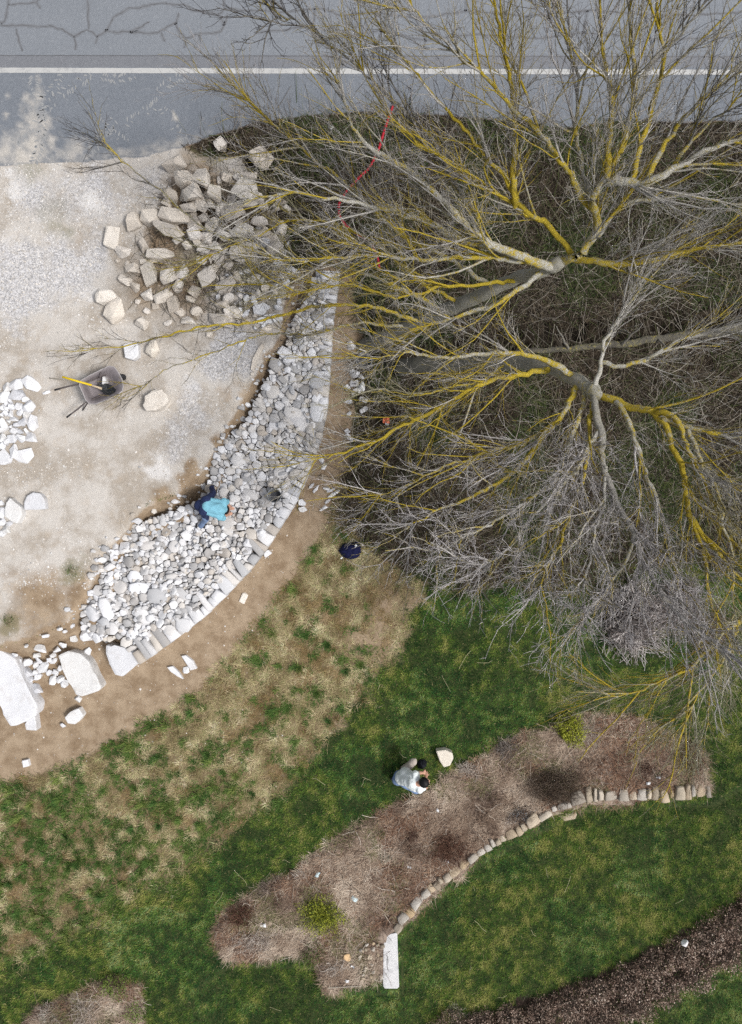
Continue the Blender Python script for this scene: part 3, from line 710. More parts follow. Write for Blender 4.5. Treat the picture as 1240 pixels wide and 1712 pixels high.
block('loose_stone', [(36, 1272), (46, 1270), (49, 1281), (38, 1284)], 0, .09, M_white, 'small square white stone alone low on the path by the meadow', 'rock', .012, .006, 9)
stone(407, 1000, 19, 11, -62, M_beige, 'loose_stone', 'flat oval beige stone lying on the dirt path', h=.06)
block('loose_stone', [(497, 836), (505, 834), (511, 841), (509, 846), (499, 845)], 0, .14, M_white, 'upper of two white stones touching beside the wall', 'rock', .015, .006, 10)
block('loose_stone', [(498, 849), (508, 846), (514, 853), (506, 857), (501, 856)], 0, .12, M_white, 'lower of two white stones touching beside the wall', 'rock', .015, .006, 12)
block('loose_stone', [(440, 922), (448, 919), (454, 925), (444, 933), (441, 930)], 0, .16, M_white, 'white stone fallen against the outer face of the wall', 'rock', .015, .006, 13)
stone(541, 799, 14, 12, 40, M_edge, 'loose_stone', 'grey brown square stone on earth beneath the twigs', h=.1)
for x, y, l, w, an in [(528, 818, 15, 5, -50), (521, 812, 12, 5, -40), (553, 820, 16, 5, -20), (556, 827, 20, 7, -30), (562, 823, 14, 6, -35), (546, 817, 14, 5, 10), (540, 850, 16, 6, -30), (548, 838, 12, 5, -30), (536, 768, 16, 9, 60), (541, 780, 12, 8, 110)]:
    stone(x, y, l, w, an, M_white, 'wall_shim', 'thin white stone sliver scattered on earth under the branch tips', 'rock', 'stone slivers right of the wall', h=.06)
for x, y, l, w, an in [(592, 625, 18, 14, 10), (604, 629, 10, 9, 0), (592, 641, 16, 12, 0), (604, 646, 12, 18, 0), (594, 655, 16, 12, -20), (580, 648, 12, 10, 0), (582, 671, 14, 9, 0), (607, 668, 16, 9, 20), (608, 685, 16, 9, -40), (583, 692, 8, 8, 0), (581, 720, 10, 8, 0), (583, 731, 16, 8, 55), (586, 578, 15, 14, 30)]:
    stone(x, y, l, w, an, M_white, 'loose_stone', 'white stone in the little row leading from the shaded bucket', 'rock', 'small white stones below the shaded bucket')
stone(77, 656, 14, 6, -12, M_white, 'loose_stone', 'small pale flake between the left stone heap and the wheelbarrow', h=.05)
block('boulder', [(237, 677), (246, 665), (252, 653), (262, 650), (268, 656), (277, 657), (281, 668), (275, 679), (260, 686), (244, 687)], .5, .26, M_beige, 'lumpy beige boulder alone on the sand right of the wheelbarrow', 'rock', .05, .03, 14)
block('boulder', [(729, 1256), (744, 1254), (756, 1259), (758, 1268), (752, 1280), (742, 1283), (735, 1272)], .0, .2, M_beige, 'beige pentagonal rock on the grass beside the crouching person', 'rock', .025, .012, 15)
block('boulder', [(39, 840), (44, 829), (54, 823), (66, 824), (74, 833), (76, 852), (60, 853), (39, 853)], .5, .2, M_white, 'half round bluish white stone near the left edge', 'rock', .03, .012, 16)
stone(1145, 1577, 12, 10, 0, M_white, 'loose_stone', 'small white stone on top of the brown hedge', z=-.05)

# ------------------------------------------------------------------ beige rock heap by the road
heap = [(187, 395, 38, 24, -72), (205, 422, 28, 18, 5), (239, 410, 18, 21, 0), (267, 425, 46, 21, 5), (222, 369, 28, 31, 0), (252, 362, 33, 28, 10), (290, 362, 50, 28, 20), (279, 383, 54, 22, 35), (315, 344, 29, 18, 5), (336, 342, 22, 22, 0), (285, 325, 26, 19, 40), (279, 337, 19, 15, 20), (307, 296, 36, 29, 20), (290, 271, 42, 26, -10), (338, 295, 35, 31, 20), (321, 320, 35, 29, 0), (326, 372, 27, 25, 0), (325, 389, 25, 23, 0), (345, 394, 24, 22, 20), (340, 364, 20, 17, 0), (353, 376, 22, 24, 0),
        (437, 262, 36, 36, 60), (415, 296, 32, 16, -8), (411, 318, 44, 36, 0), (410, 337, 40, 18, 0), (360, 322, 26, 24, 40), (388, 355, 36, 30, 30), (401, 383, 42, 20, -6), (433, 369, 28, 15, 5), (460, 346, 15, 15, 0), (479, 349, 16, 13, 30), (472, 374, 17, 13, 10), (420, 413, 20, 15, 0), (459, 413, 30, 22, -20), (398, 421, 30, 23, 20), (438, 389, 32, 14, -8), (372, 392, 22, 16, 20), (370, 350, 20, 18, 0), (360, 410, 24, 16, 0),
        (221, 449, 29, 18, 10), (249, 457, 24, 36, -15), (280, 461, 28, 29, 0), (304, 454, 19, 25, 15), (209, 468, 27, 15, 35), (226, 480, 17, 16, 0), (246, 491, 21, 21, 0), (272, 496, 32, 19, -35), (289, 508, 20, 25, -10), (260, 512, 13, 11, 0), (296, 474, 19, 16, 0), (345, 463, 38, 28, -65), (336, 435, 18, 13, 20), (177, 496, 38, 26, 15), (192, 518, 42, 30, -52), (236, 539, 23, 19, 45), (255, 581, 28, 19, -60), (297, 485, 16, 9, 0), (376, 478, 36, 22, -40), (424, 467, 22, 16, 0), (399, 425, 28, 24, 0), (420, 431, 22, 17, 10), (369, 534, 44, 21, 22), (371, 507, 26, 14, 0), (382, 498, 20, 15, 0), (413, 534, 18, 13, 0), (340, 415, 22, 14, 0), (312, 410, 18, 12, 0), (318, 500, 18, 12, 30), (328, 520, 20, 14, 0), (430, 330, 22, 16, 30), (440, 345, 16, 14, 0), (380, 440, 18, 14, 0), (395, 460, 16, 12, 20), (300, 520, 18, 13, 30), (315, 535, 26, 14, 0), (280, 540, 14, 10, 0), (350, 560, 12, 9, 0), (245, 520, 12, 10, 0), (230, 505, 10, 8, 0), (350, 340, 20, 18, 0), (330, 405, 14, 12, 0), (255, 436, 14, 10, 0), (239, 437, 12, 8, 0), (212, 440, 9, 8, 0), (196, 436, 8, 7, 0)]
for i, (x, y, l, w, an) in enumerate(heap):
    up = .24 if (270 < x < 440 and 280 < y < 420) else .0
    stone(x, y, l*1.04, w*1.06, an, M_beige, 'rock', 'beige limestone rock in the loose heap beside the road', 'rock', 'rocks of the beige heap', z=hz(x, y)+up*rnd.uniform(.3, 1.0))
NOTED = {(187, 395): 'tall pale rock standing alone at the upper left of the beige heap', (205, 422): 'flat pale rock just below the tall one left of the beige heap', (177, 496): 'rounded grey beige rock touching a triangular one at the left of the heap', (192, 518): 'big triangular pale rock at the lower left of the beige heap', (236, 539): 'brick shaped pale rock alone under the beige heap', (255, 581): 'split pale rock right of the bluish white block', (437, 262): 'round pale boulder topmost on the grassy verge', (411, 318): 'largest pale boulder at the right of the beige heap', (345, 463): 'big upright slab of rock at the lower right of the beige heap', (369, 534): 'long pale rock under the yellow lichen branch right of the heap', (267, 425): 'long rock with rounded ends in the middle left of the heap', (222, 369): 'boxy rock at the upper left corner of the beige heap', (290, 271): 'pinkish beige rock at the top of the heap near the asphalt', (307, 296): 'grey boulder at the top of the beige heap'}
for o in [o for o in bpy.data.objects if o.get('group') == 'rocks of the beige heap']:
    for (x, y), lab in NOTED.items():
        if (o.location.xy-P(x, y, o.location.z+o.scale.z*.6).xy).length < .02: o['label'] = lab
r_ = random.Random(3)
for i in range(70):
    while True:
        x = r_.uniform(330, 500); y = r_.uniform(370, 585)
        if float(sdpoly(np.array([x]), np.array([y]), [(340, 400), (420, 370), (490, 400), (500, 470), (470, 530), (430, 585), (390, 570), (350, 500)])[0]) < 0: break
    stone(x, y, r_.uniform(6, 19), r_.uniform(5, 14), r_.uniform(0, 180), M_beige if r_.random() < .55 else M_white, 'rubble_stone', 'small broken stone strewn between the beige heap and the wall top', 'rock', 'rubble between heap and wall')
for i in range(34):                      # the rocks lying under the others
    while True:
        x = r_.uniform(265, 480); y = r_.uniform(285, 540)
        if float(sdpoly(np.array([x]), np.array([y]), [(265, 320), (300, 285), (420, 285), (480, 340), (480, 420), (440, 470), (390, 540), (300, 470)])[0]) < 0: break
    stone(x, y, r_.uniform(14, 30), r_.uniform(12, 22), r_.uniform(0, 180), M_beige, 'rock', 'beige limestone rock in the loose heap beside the road', 'rock', 'rocks of the beige heap', z=hz(x, y)-.04)
stone(368, 242, 22, 24, 20, M_beige, 'boulder', 'small beige rock alone on the verge at the asphalt edge')
block('loose_stone', [(205, 576), (215, 573), (230, 574), (231, 594), (222, 602), (208, 598)], .5, .2, M_white, 'bluish white block at the lower edge of the beige heap', 'rock', .025, .012, 21)
block('loose_stone', [(463, 423), (467, 431), (473, 438), (466, 445), (457, 441), (459, 433)], .45, .16, M_white, 'bright white pointed stone at the right edge of the beige heap', 'rock', .02, .01, 22)
block('loose_stone', [(422, 512), (440, 505), (452, 512), (440, 526), (424, 524)], .45, .15, M_white, 'upper of two flat white slabs under the left branches', 'rock', .02, .012, 23)
block('loose_stone', [(428, 533), (446, 524), (470, 524), (472, 534), (450, 541), (430, 541)], .45, .15, M_white, 'long flat white slab just above the wall trench', 'rock', .02, .012, 24)
block('loose_stone', [(418, 618), (421, 600), (432, 580), (438, 573), (440, 580), (430, 600), (424, 622)], .42, .16, M_beige, 'narrow upright beige slab along the trench edge', 'rock', .015, .01, 25)

# ------------------------------------------------------------------ white stones at the left edge and between the blocks
left = [(51, 643, 32, 23, 48), (26, 643, 21, 21, 0), (11, 648, 15, 17, 0), (5, 663, 25, 21, 0), (28, 661, 27, 18, -12), (47, 679, 20, 21, 20), (54, 708, 16, 28, 0), (52, 731, 21, 17, 0), (40, 762, 36, 25, -25), (22, 755, 15, 25, 0), (6, 764, 27, 27, 0), (19, 733, 15, 15, 0), (34, 733, 17, 14, 0), (3, 732, 15, 15, 0), (24, 720, 15, 11, 0), (2, 745, 13, 13, 0), (10, 739, 9, 11, 0), (4, 711, 19, 23, 0), (44, 693, 13, 17, 0), (31, 680, 14, 13, 0), (33, 690, 12, 13, 0), (18, 680, 11, 11, 0), (10, 684, 10, 11, 0), (2, 681, 13, 13, 0), (17, 691, 10, 12, 0), (9, 691, 11, 10, 0), (23, 700, 17, 8, 0), (38, 705, 17, 15, 0), (28, 710, 14, 9, 0), (14, 705, 8, 7, 0), (17, 713, 8, 7, 0), (2, 719, 9, 9, 0), (34, 722, 9, 8, 0), (17, 671, 8, 8, 0), (10, 675, 7, 8, 0), (42, 668, 13, 9, 0), (2, 692, 7, 9, 0), (-14, 650, 26, 22, 0), (-16, 680, 24, 26, 0), (-14, 712, 22, 20, 0), (-14, 742, 26, 24, 0), (43, 720, 8, 9, 0)]
for x, y, l, w, an in left:
    stone(x, y, l*1.03, w*1.03, an, M_white, 'stone', 'white stone laid in the flat heap at the left edge', 'rock', 'white stones heaped at the left edge', h=rnd.uniform(.12, .2))
block('boulder', [(6, 851), (10, 840), (15, 831), (24, 839), (34, 848), (36, 860), (28, 876), (17, 871), (7, 863)], .5, .24, M_white, 'large pointed white stone left of the half round one', 'rock', .03, .015, 26)
for x, y, l, w in [(3, 858, 14, 20), (10, 884, 15, 15), (16, 876, 11, 9), (3, 873, 13, 13), (3, 892, 13, 13), (2, 841, 9, 9), (-8, 875, 16, 14)]:
    stone(x, y, l, w, 0, M_white, 'stone', 'small white stone beside the large pointed one at the left edge', 'rock', 'small white stones under the pointed one')
def zpt(X, Y): return X/5.636, 1020+Y/5.636
for X, Y, l, w, an in [(260, 495, 15, 14, 0), (335, 520, 11, 12, 0), (245, 580, 18, 22, -25), (410, 545, 22, 16, -30), (365, 480, 18, 9, 30), (340, 430, 15, 9, 0), (380, 360, 22, 12, 10), (590, 335, 14, 10, 0), (695, 270, 13, 12, 20), (520, 590, 11, 11, 20), (500, 660, 13, 18, 5), (460, 590, 11, 10, -20), (565, 650, 12, 14, 30), (605, 695, 13, 15, 0), (335, 740, 24, 17, -10), (290, 650, 12, 9, -20), (355, 630, 15, 11, -40), (330, 590, 13, 11, 0), (500, 480, 14, 9, -10), (495, 430, 11, 9, 0), (180, 480, 10, 10, 0), (140, 425, 12, 7, 0), (20, 450, 9, 11, 0), (15, 520, 8, 10, 0), (530, 375, 14, 9, -25), (425, 245, 13, 6, -8), (565, 550, 8, 10, 0), (270, 690, 9, 8, 0), (460, 470, 8, 8, 0), (30, 620, 14, 14, 0), (820, 400, 12, 18, 20), (850, 235, 38, 21, -8), (1000, 265, 15, 18, 0), (245, 340, 8, 6, -30), (560, 180, 10, 6, 0), (610, 205, 8, 6, 0), (680, 150, 9, 6, -30)]:
    x, y = zpt(X, Y)
    stone(x, y, l, w, an, M_white, 'stone', 'white stone in the rubble behind the big blocks', 'rock', 'rubble stones behind the big blocks', z=hz(x, y)+(.12 if Y < 560 and X < 620 else 0))

# gravel and chips (uncountable)
def chips():
    n = 90000
    px = rng.uniform(-40, 480, n); py = rng.uniform(255, 1330, n)
    m = ground_masks(px, py)
    cl = fbm(px, py, 60, 191, 3); dens = .03+.30*sstep(cl, .5, .65)+1.0*m['gravel']+.35*m['white']
    dens = np.where(m['yard'] > .5, dens, np.where(m['soil'] > .5, .018, 0.0))*(1-m['road'])
    dens = dens*(sdpoly(px, py, WALLP) > 0)
    k = rng.random(n) < dens; px = px[k]; py = py[k]; n = len(px)
    z = height(px, py); C = Pn(px, py, z)
    s = np.exp(rng.normal(-4.42, .42, n)); s = np.clip(s, .005, .035)
    base = np.array([[1, 0, 0], [0, 1, 0], [-1, 0, 0], [0, -1, 0], [.2, .1, .9]], float)
    th = rng.uniform(0, 6.28, n); jit = rng.uniform(.6, 1.3, (n, 5, 3))
    B = base[None]*jit; c, s_ = np.cos(th)[:, None], np.sin(th)[:, None]
    V = np.stack([B[..., 0]*c-B[..., 1]*s_, B[..., 0]*s_+B[..., 1]*c, B[..., 2]-.15], -1)*s[:, None, None]+C[:, None]
    f = np.array([[0, 1, 4], [1, 2, 4], [2, 3, 4], [3, 0, 4]])
    F = (f[None]+5*np.arange(n)[:, None, None]).reshape(-1, 3)
    g = rng.uniform(.34, .70, n); wm = rng.uniform(0, .12, n)
    col = np.stack([g, g*(1-wm*.6), g*(1-wm*1.3)], 1)
    obj('gravel', np_mesh('gravel', V.reshape(-1, 3), F, {'col': np.repeat(col, 5, 0)}), mat_attr('gravel_stone', .95, .2), kind='stuff', label='fine pale gravel and stone chips scattered over the yard', cat='gravel')
chips()

# ------------------------------------------------------------------ bulk ribbons and blades
def blades(px, py, L, Wd, lean, up, col, z=None, seed=0, curl=.0):
    """single-triangle blades rooted on the ground; L, Wd arrays in m"""
    n = len(px); zz = height(px, py) if z is None else z
    R = Pn(px, py, zz); th = rng.uniform(0, 2*np.pi, n) if lean is None else lean
    d = np.stack([np.cos(th), np.sin(th), np.zeros(n)], 1); s = np.stack([-np.sin(th), np.cos(th), np.zeros(n)], 1)
    tip = R+d*(L*np.sqrt(np.clip(1-up*up, 0, 1)))[:, None]; tip[:, 2] += L*up
    a = R+s*(Wd/2)[:, None]; b = R-s*(Wd/2)[:, None]
    a[:, 2] -= .01; b[:, 2] -= .01
    V = np.stack([a, b, tip], 1).reshape(-1, 3)
    F = np.arange(3*n).reshape(-1, 3)
    c = np.repeat(col, 3, 0)
    return V, F, c
M_grass = mat_attr('grass_blades', .75, .15, 40)
M_straw = mat_attr('dry_straw', .85, .2, 40)
def mixcol(t, *cols):
    """piecewise mix of colours along t in 0..1"""
    cols = np.array(cols); t = np.clip(t, 0, .9999)*(len(cols)-1); i = t.astype(int); f = (t-i)[:, None]
    return cols[i]*(1-f)+cols[i+1]*f
def build_lawn():
    n = 1000000
    px = rng.uniform(-60, 1300, n); py = rng.uniform(820, 1770, n)
    m = ground_masks(px, py)
    k = rng.random(n) < np.clip(m['lawn']*1.15-.08, 0, 1)*(1-m['hedge']*.9); px = px[k]; py = py[k]; n = len(px)
    a = fbm(px, py, 95, 101, 3); b = fbm(px, py, 24, 105, 3); c = fbm(px, py, 8, 108, 2)
    tone = np.clip(.42+(a-.5)*.75+(b-.5)*1.25+(c-.5)*1.5+rng.normal(0, .17, n), 0, 1)
    col = mixcol(tone, (.012, .044, .008), (.040, .102, .015), (.088, .160, .022), (.155, .210, .032), (.31, .31, .09))
    teal = (fbm(px, py, 120, 140, 2) > .56) & (rng.random(n) < .5)
    col[teal] = col[teal]*np.array([.75, 1.08, 1.5])
    st = rng.random(n) < .025; col[st] = (.34, .29, .14)
    L = rng.uniform(.03, .09, n)*(.45+1.1*b); Wd = rng.uniform(.007, .015, n)
    V, F, cc = blades(px, py, L, Wd, None, rng.uniform(.25, .85, n), col)
    obj('lawn_grass', np_mesh('lawn_grass', V, F, {'col': cc}), M_grass, kind='stuff', label='short dark green lawn grass', cat='grass')
def clumps(nc, per, x0, x1, y0, y1, key, thr, R):
    """blade roots gathered in tussocks: returns px, py, heading, clump index"""
    cx = rng.uniform(x0, x1, nc); cy = rng.uniform(y0, y1, nc); k = rng.random(nc) < ground_masks(cx, cy, [key])[key]-thr; cx = cx[k]; cy = cy[k]; nc = len(cx)
    i = np.repeat(np.arange(nc), per); th = rng.uniform(0, 6.283, len(i)); q = np.abs(rng.normal(0, .5, len(i)))*R*np.repeat(rng.uniform(.5, 1.5, nc), per)
    return cx[i]+np.cos(th)*q, cy[i]-np.sin(th)*q, th, i, nc
def build_meadow():
    spots = [(527, 1158, 16, 1), (510, 1060, 18, 1), (458, 1190, 20, .9), (480, 1180, 16, .8), (430, 1100, 18, .4), (215, 1250, 30, .8), (70, 1410, 18, 1), (110, 1400, 24, .9), (110, 1360, 20, .8), (240, 1345, 24, .7), (330, 1330, 24, .9), (390, 1320, 24, .8), (70, 1490, 24, .9), (30, 1525, 22, 1), (170, 1500, 20, .9), (345, 1260, 24, .8), (280, 1360, 20, .8), (20, 1340, 18, .8), (30, 1315, 14, .8), (490, 985, 14, .6), (600, 1110, 12, .7)]
    px, py, th, ci, nc = clumps(12500, 34, -60, 760, 760, 1690, 'meadow', .05, 6.5)
    n2 = 170000
    qx = rng.uniform(-60, 760, n2); qy = rng.uniform(760, 1680, n2); k = rng.random(n2) < ground_masks(qx, qy, ['meadow'])['meadow']; qx = qx[k]; qy = qy[k]
    px = np.concatenate([px, qx]); py = np.concatenate([py, qy]); th = np.concatenate([th, rng.uniform(0, 6.28, len(qx))]); n = len(px)
    cr = np.concatenate([rng.random(nc)[ci], rng.random(len(qx))]); cg = np.concatenate([rng.random(nc)[ci], rng.random(len(qx))])
    ok = ground_masks(px, py, ['meadow', 'soil', 'road']); keep = (ok['meadow'] > .12); px, py, th, cr, cg = px[keep], py[keep], th[keep], cr[keep], cg[keep]; n = len(px)
    t1 = fbm(px, py, 17, 121, 2); t2 = fbm(px, py, 90, 125, 3)
    g = sstep(t1+.3*(t2-.5)+.0004*(py-1200)+.10*(cg-.5), .575, .635)
    g = np.maximum(g, np.clip(blobs(px, py, spots)*1.6-.3+.3*(cg-.5), 0, 1))
    isg = rng.random(n) < g*.88
    tone = .22*rng.beta(2, 2, n)+.40*cr+.9*(fbm(px, py, 17, 129, 3)-.5)+.22
    dry = mixcol(tone, (.06, .042, .020), (.21, .158, .078), (.38, .305, .170), (.56, .47, .29), (.74, .66, .48))
    grn = mixcol(.35*rng.random(n)+.3*cr+.35*fbm(px, py, 22, 133, 2), (.020, .060, .016), (.050, .118, .026), (.12, .185, .040), (.29, .29, .10))
    ol = rng.random(n) < .35; dry[ol] *= np.array([.80, .95, .75])
    brn = (fbm(px, py, 24, 139, 3) > .60) & ~isg; dry[brn] *= np.array([.62, .52, .45])
    col = np.where(isg[:, None], grn, dry)
    L = np.where(isg, rng.uniform(.06, .14, n), rng.uniform(.05, .19, n)); Wd = np.where(isg, rng.uniform(.008, .016, n), rng.uniform(.006, .014, n))
    up = np.where(isg, rng.uniform(.35, .9, n), rng.uniform(.03, .45, n))
    # distinct green tufts
    nt_ = 170; tx = rng.uniform(-40, 720, nt_); ty = rng.uniform(900, 1660, nt_); kk = rng.random(nt_) < ground_masks(tx, ty, ['meadow'])['meadow']*(.35+.65*sstep(ty, 1050, 1300)); tx = tx[kk]; ty = ty[kk]
    tx = np.concatenate([tx, [q[0] for q in spots]]); ty = np.concatenate([ty, [q[1] for q in spots]]); nt_ = len(tx); tr_ = rng.uniform(3, 12, nt_)*rng.uniform(.6, 1.1, nt_); per = 130
    i = np.repeat(np.arange(nt_), per); t3 = rng.uniform(0, 6.283, len(i)); qq = np.abs(rng.normal(0, .8, len(i)))*tr_[i]; ex = rng.uniform(.6, 1.0, nt_)[i]
    gx = tx[i]+np.cos(t3)*qq; gy = ty[i]+np.sin(t3)*qq*ex; gt = rng.random(nt_)[i]
    gc = mixcol(np.clip(.45*rng.random(len(i))+.6*gt, 0, 1), (.032, .085, .022), (.070, .155, .036), (.14, .225, .050), (.28, .31, .09))
    px = np.concatenate([px, gx]); py = np.concatenate([py, gy]); col = np.concatenate([col, gc]); th = np.concatenate([th, rng.uniform(0, 6.28, len(i))]); n = len(px)
    L = np.concatenate([L, rng.uniform(.10, .22, len(i))]); Wd = np.concatenate([Wd, rng.uniform(.008, .014, len(i))]); up = np.concatenate([up, rng.uniform(.6, .95, len(i))])
    V, F, cc = blades(px, py, L, Wd, fbm(px, py, 20, 143, 2)*14+rng.normal(0, 1.1, n), up, col)
    obj('meadow_grass', np_mesh('meadow_grass', V, F, {'col': cc}), M_straw, kind='stuff', label='long straw coloured grass with green tussocks', cat='grass')
build_lawn(); build_meadow()
def build_litter():
    px, py, th, ci, nc = clumps(5200, 42, -20, 1230, 1170, 1760, 'bed', .05, 9)
    n2 = 260000
    qx = rng.uniform(-20, 1230, n2); qy = rng.uniform(1170, 1760, n2); k = rng.random(n2) < ground_masks(qx, qy, ['bed'])['bed']; qx = qx[k]; qy = qy[k]
    cr = np.concatenate([rng.random(nc)[ci], rng.random(len(qx))]); px = np.concatenate([px, qx]); py = np.concatenate([py, qy]); th = np.concatenate([th, rng.uniform(0, 6.28, len(qx))])
    keep = (ground_masks(px, py, ['bed'])['bed'] > .15) & ((dline(px, py, EDGEL) > 9) | (rng.random(len(px)) < .25)) & (sdpoly(px, py, [(636, 1556), (672, 1556), (672, 1660), (636, 1660)]) > 4); px, py, th, cr = px[keep], py[keep], th[keep], cr[keep]; n = len(px)
    lp = fbm(px, py, 58, 161, 3); t = .22*rng.beta(2, 2, n)+.34*cr+1.0*(fbm(px, py, 14, 151, 3)-.5)+1.25*(lp-.5)+.22
    redz = blobs(px, py, [(750, 1420, 34, 1), (790, 1440, 30, .6), (540, 1470, 40, .5), (1050, 1290, 70, .5), (640, 1560, 30, .5), (720, 1450, 30, .6), (400, 1525, 30, .7), (1130, 1290, 50, .5)])
    col = mixcol(t, (.040, .024, .017), (.15, .10, .072), (.31, .228, .168), (.47, .375, .290), (.64, .55, .45))
    rd = rng.random(n) < np.maximum(redz*.8, .75*sstep(fbm(px, py, 46, 155, 3), .52, .62))
    col[rd] = mixcol(cr[rd], (.05, .025, .017), (.15, .075, .046), (.27, .155, .10), (.40, .27, .18))
    gn = rng.random(n) < .5*sstep(fbm(px, py, 44, 158, 3), .57, .68); col[gn] = mixcol(rng.random(gn.sum()), (.05, .06, .02), (.15, .15, .06), (.27, .26, .13))
    V, F, cc = blades(px, py, rng.uniform(.03, .22, n), rng.uniform(.006, .013, n), th+rng.normal(0, .5, n), rng.uniform(.02, .6, n), col)
    obj('bed_litter', np_mesh('bed_litter', V, F, {'col': cc}), M_straw, kind='stuff', label='pinkish brown dead stems and litter covering the beds', cat='plant litter')
build_litter()
def build_dead_stems():
    rg = np.random.default_rng(47); n = 5200
    px = rg.uniform(-20, 1230, n); py = rg.uniform(1170, 1760, n); k = (ground_masks(px, py, ['bed'])['bed'] > .7) & (dline(px, py, EDGEL) > 14); px = px[k]; py = py[k]; n = len(px)
    z = height(px, py); S0 = Pn(px, py, z); T = np.stack([rg.normal(0, 1, n), rg.normal(0, 1, n), rg.uniform(.1, .9, n)], 1); T /= np.linalg.norm(T, axis=1, keepdims=True)
    pth = grow(S0, T, rg.uniform(.08, .42, n), 5, .2, -.2, .2, rg); pth[:, :, 2] = np.maximum(pth[:, :, 2], z[:, None]+.03)
    V, F = tubes(pth, rg.uniform(.0022, .006, n)[:, None]*np.ones((1, 5)), 3)
    col = mixcol(rg.random(n), (.03, .018, .014), (.09, .055, .042), (.24, .17, .13), (.52, .44, .36), (.70, .63, .55))
    obj('dead_stems', np_mesh('dead_stems', V, F, {'col': np.repeat(col, 15, 0)}), M_straw, kind='stuff', label='loose dead stalks lying over the planting beds', cat='plant litter')

# ------------------------------------------------------------------ branches
def frames(D):
    ref = np.where(np.abs(D[..., 2:3]) > .9, np.array([1., 0, 0]), np.array([0, 0, 1.]))
    U = np.cross(D, ref); U /= np.linalg.norm(U, axis=-1, keepdims=True)+1e-12
    return U, np.cross(D, U)
def tubes(paths, rad, sides):
    """paths (N,K,3), rad (N,K) -> verts, quads"""
    N, K, _ = paths.shape
    D = np.gradient(paths, axis=1); D /= np.linalg.norm(D, axis=-1, keepdims=True)+1e-12
    U, Vv = frames(D); th = np.arange(sides)/sides*2*np.pi
    ring = U[:, :, None]*np.cos(th)[None, None, :, None]+Vv[:, :, None]*np.sin(th)[None, None, :, None]
    V = paths[:, :, None]+ring*rad[:, :, None, None]
    i = np.arange(N)[:, None, None]*K*sides; k = np.arange(K-1)[None, :, None]*sides; s = np.arange(sides)[None, None]; s2 = (s+1) % sides
    F = np.stack([i+k+s, i+k+s2, i+k+sides+s2, i+k+sides+s], -1).reshape(-1, 4)
    return V.reshape(-1, 3), F
def spawn(paths, lens, dens, tmin, rg):
    """child starts along parents -> start, tangent, t, parent index"""
    N, K, _ = paths.shape
    cnt = rg.poisson(lens*dens); idx = np.repeat(np.arange(N), cnt); t = rg.uniform(tmin, 1, len(idx))
    f = t*(K-1); i = np.minimum(f.astype(int), K-2); u = (f-i)[:, None]
    a = paths[idx, i]; b = paths[idx, i+1]; T = b-a; T /= np.linalg.norm(T, axis=1, keepdims=True)+1e-9
    return a*(1-u)+b*u, T, t, idx
def grow(start, T, lens, K, spread, upb, wander, rg, outward=None):
    n = len(start); R = rg.normal(size=(n, 3)); R -= (R*T).sum(1, keepdims=True)*T; R /= np.linalg.norm(R, axis=1, keepdims=True)+1e-9
    sp = spread*rg.uniform(.6, 1.35, n)[:, None]
    D = T*np.cos(sp)+R*np.sin(sp); D[:, 2] += upb
    if outward is not None: D += outward
    D /= np.linalg.norm(D, axis=1, keepdims=True)+1e-9
    P_ = [start]; st = (lens/(K-1))[:, None]
    for k in range(K-1):
        D = D+rg.normal(size=(n, 3))*wander; D[:, 2] += upb*.25
        D /= np.linalg.norm(D, axis=1, keepdims=True)+1e-9
        P_.append(P_[-1]+D*st)
    return np.stack(P_, 1)
def bark_material():
    m, t, b = mat('lichen_bark', .95); p = geo_pos(t)
    at = nd(t, 'ShaderNodeAttribute', attribute_name='col'); li = nd(t, 'ShaderNodeAttribute', attribute_name='lichen').outputs['Fac']
    n1 = noise(t, p, 17, 8, .8); n2 = noise(t, p, 55, 4, .75); n3 = noise(t, p, 2.6, 3)
    sp = mth(t, 'MULTIPLY_ADD', n2, .9, .62)
    vm = t.nodes.new('ShaderNodeVectorMath'); vm.operation = 'SCALE'; lk(t, at.outputs['Color'], vm.inputs[0]); lk(t, sp, vm.inputs['Scale'])
    c = mixc(t, mth(t, 'MULTIPLY', sst(t, n1, .52, .68), .30), vm.outputs[0], (.16, .155, .14))
    f = mth(t, 'ADD', mth(t, 'ADD', mth(t, 'MULTIPLY', n1, .55), mth(t, 'ADD', mth(t, 'MULTIPLY', n2, .2), mth(t, 'MULTIPLY', n3, .30))), mth(t, 'MULTIPLY', li, .285))
    yel = mixc(t, n2, (.36, .275, .025), (.82, .63, .07))
    c = mixc(t, mth(t, 'MULTIPLY', sst(t, f, .60, .68), .5), c, (.36, .33, .16))
    c = mixc(t, sst(t, f, .655, .73), c, yel)
    lk(t, c, b.inputs['Base Color']); bump(t, b, mth(t, 'ADD', n2, n1), 1.0, .04)
    return m
M_bark = bark_material()
build_dead_stems()
CENTRE = {}
stats = {'twig': 0}
def limb_path(pts, rg, wob=.012, step=.09):
    p = np.array([tuple(P(x, y, z)) for x, y, z in pts]); seg = np.linalg.norm(p[1:]-p[:-1], axis=1); s = np.concatenate([[0], np.cumsum(seg)])
    n = max(5, int(s[-1]/step)); q = np.linspace(0, s[-1], n)
    # catmull-like smoothing by interpolating then averaging
    o = np.stack([np.interp(q, s, p[:, i]) for i in range(3)], 1)
    for _ in range(3): o[1:-1] = (o[:-2]+2*o[1:-1]+o[2:])/4
    o[1:-1] += rg.normal(size=(n-2, 3))*wob
    ph = rg.uniform(0, 50, 3); am = np.clip(np.minimum(q, s[-1]-q), 0, .5)*2
    for i in range(3): o[:, i] += am*.13*(fbm(q+ph[i], q*0+ph[i], .55, 31+i, 3)-.5)
    return o, s[-1]
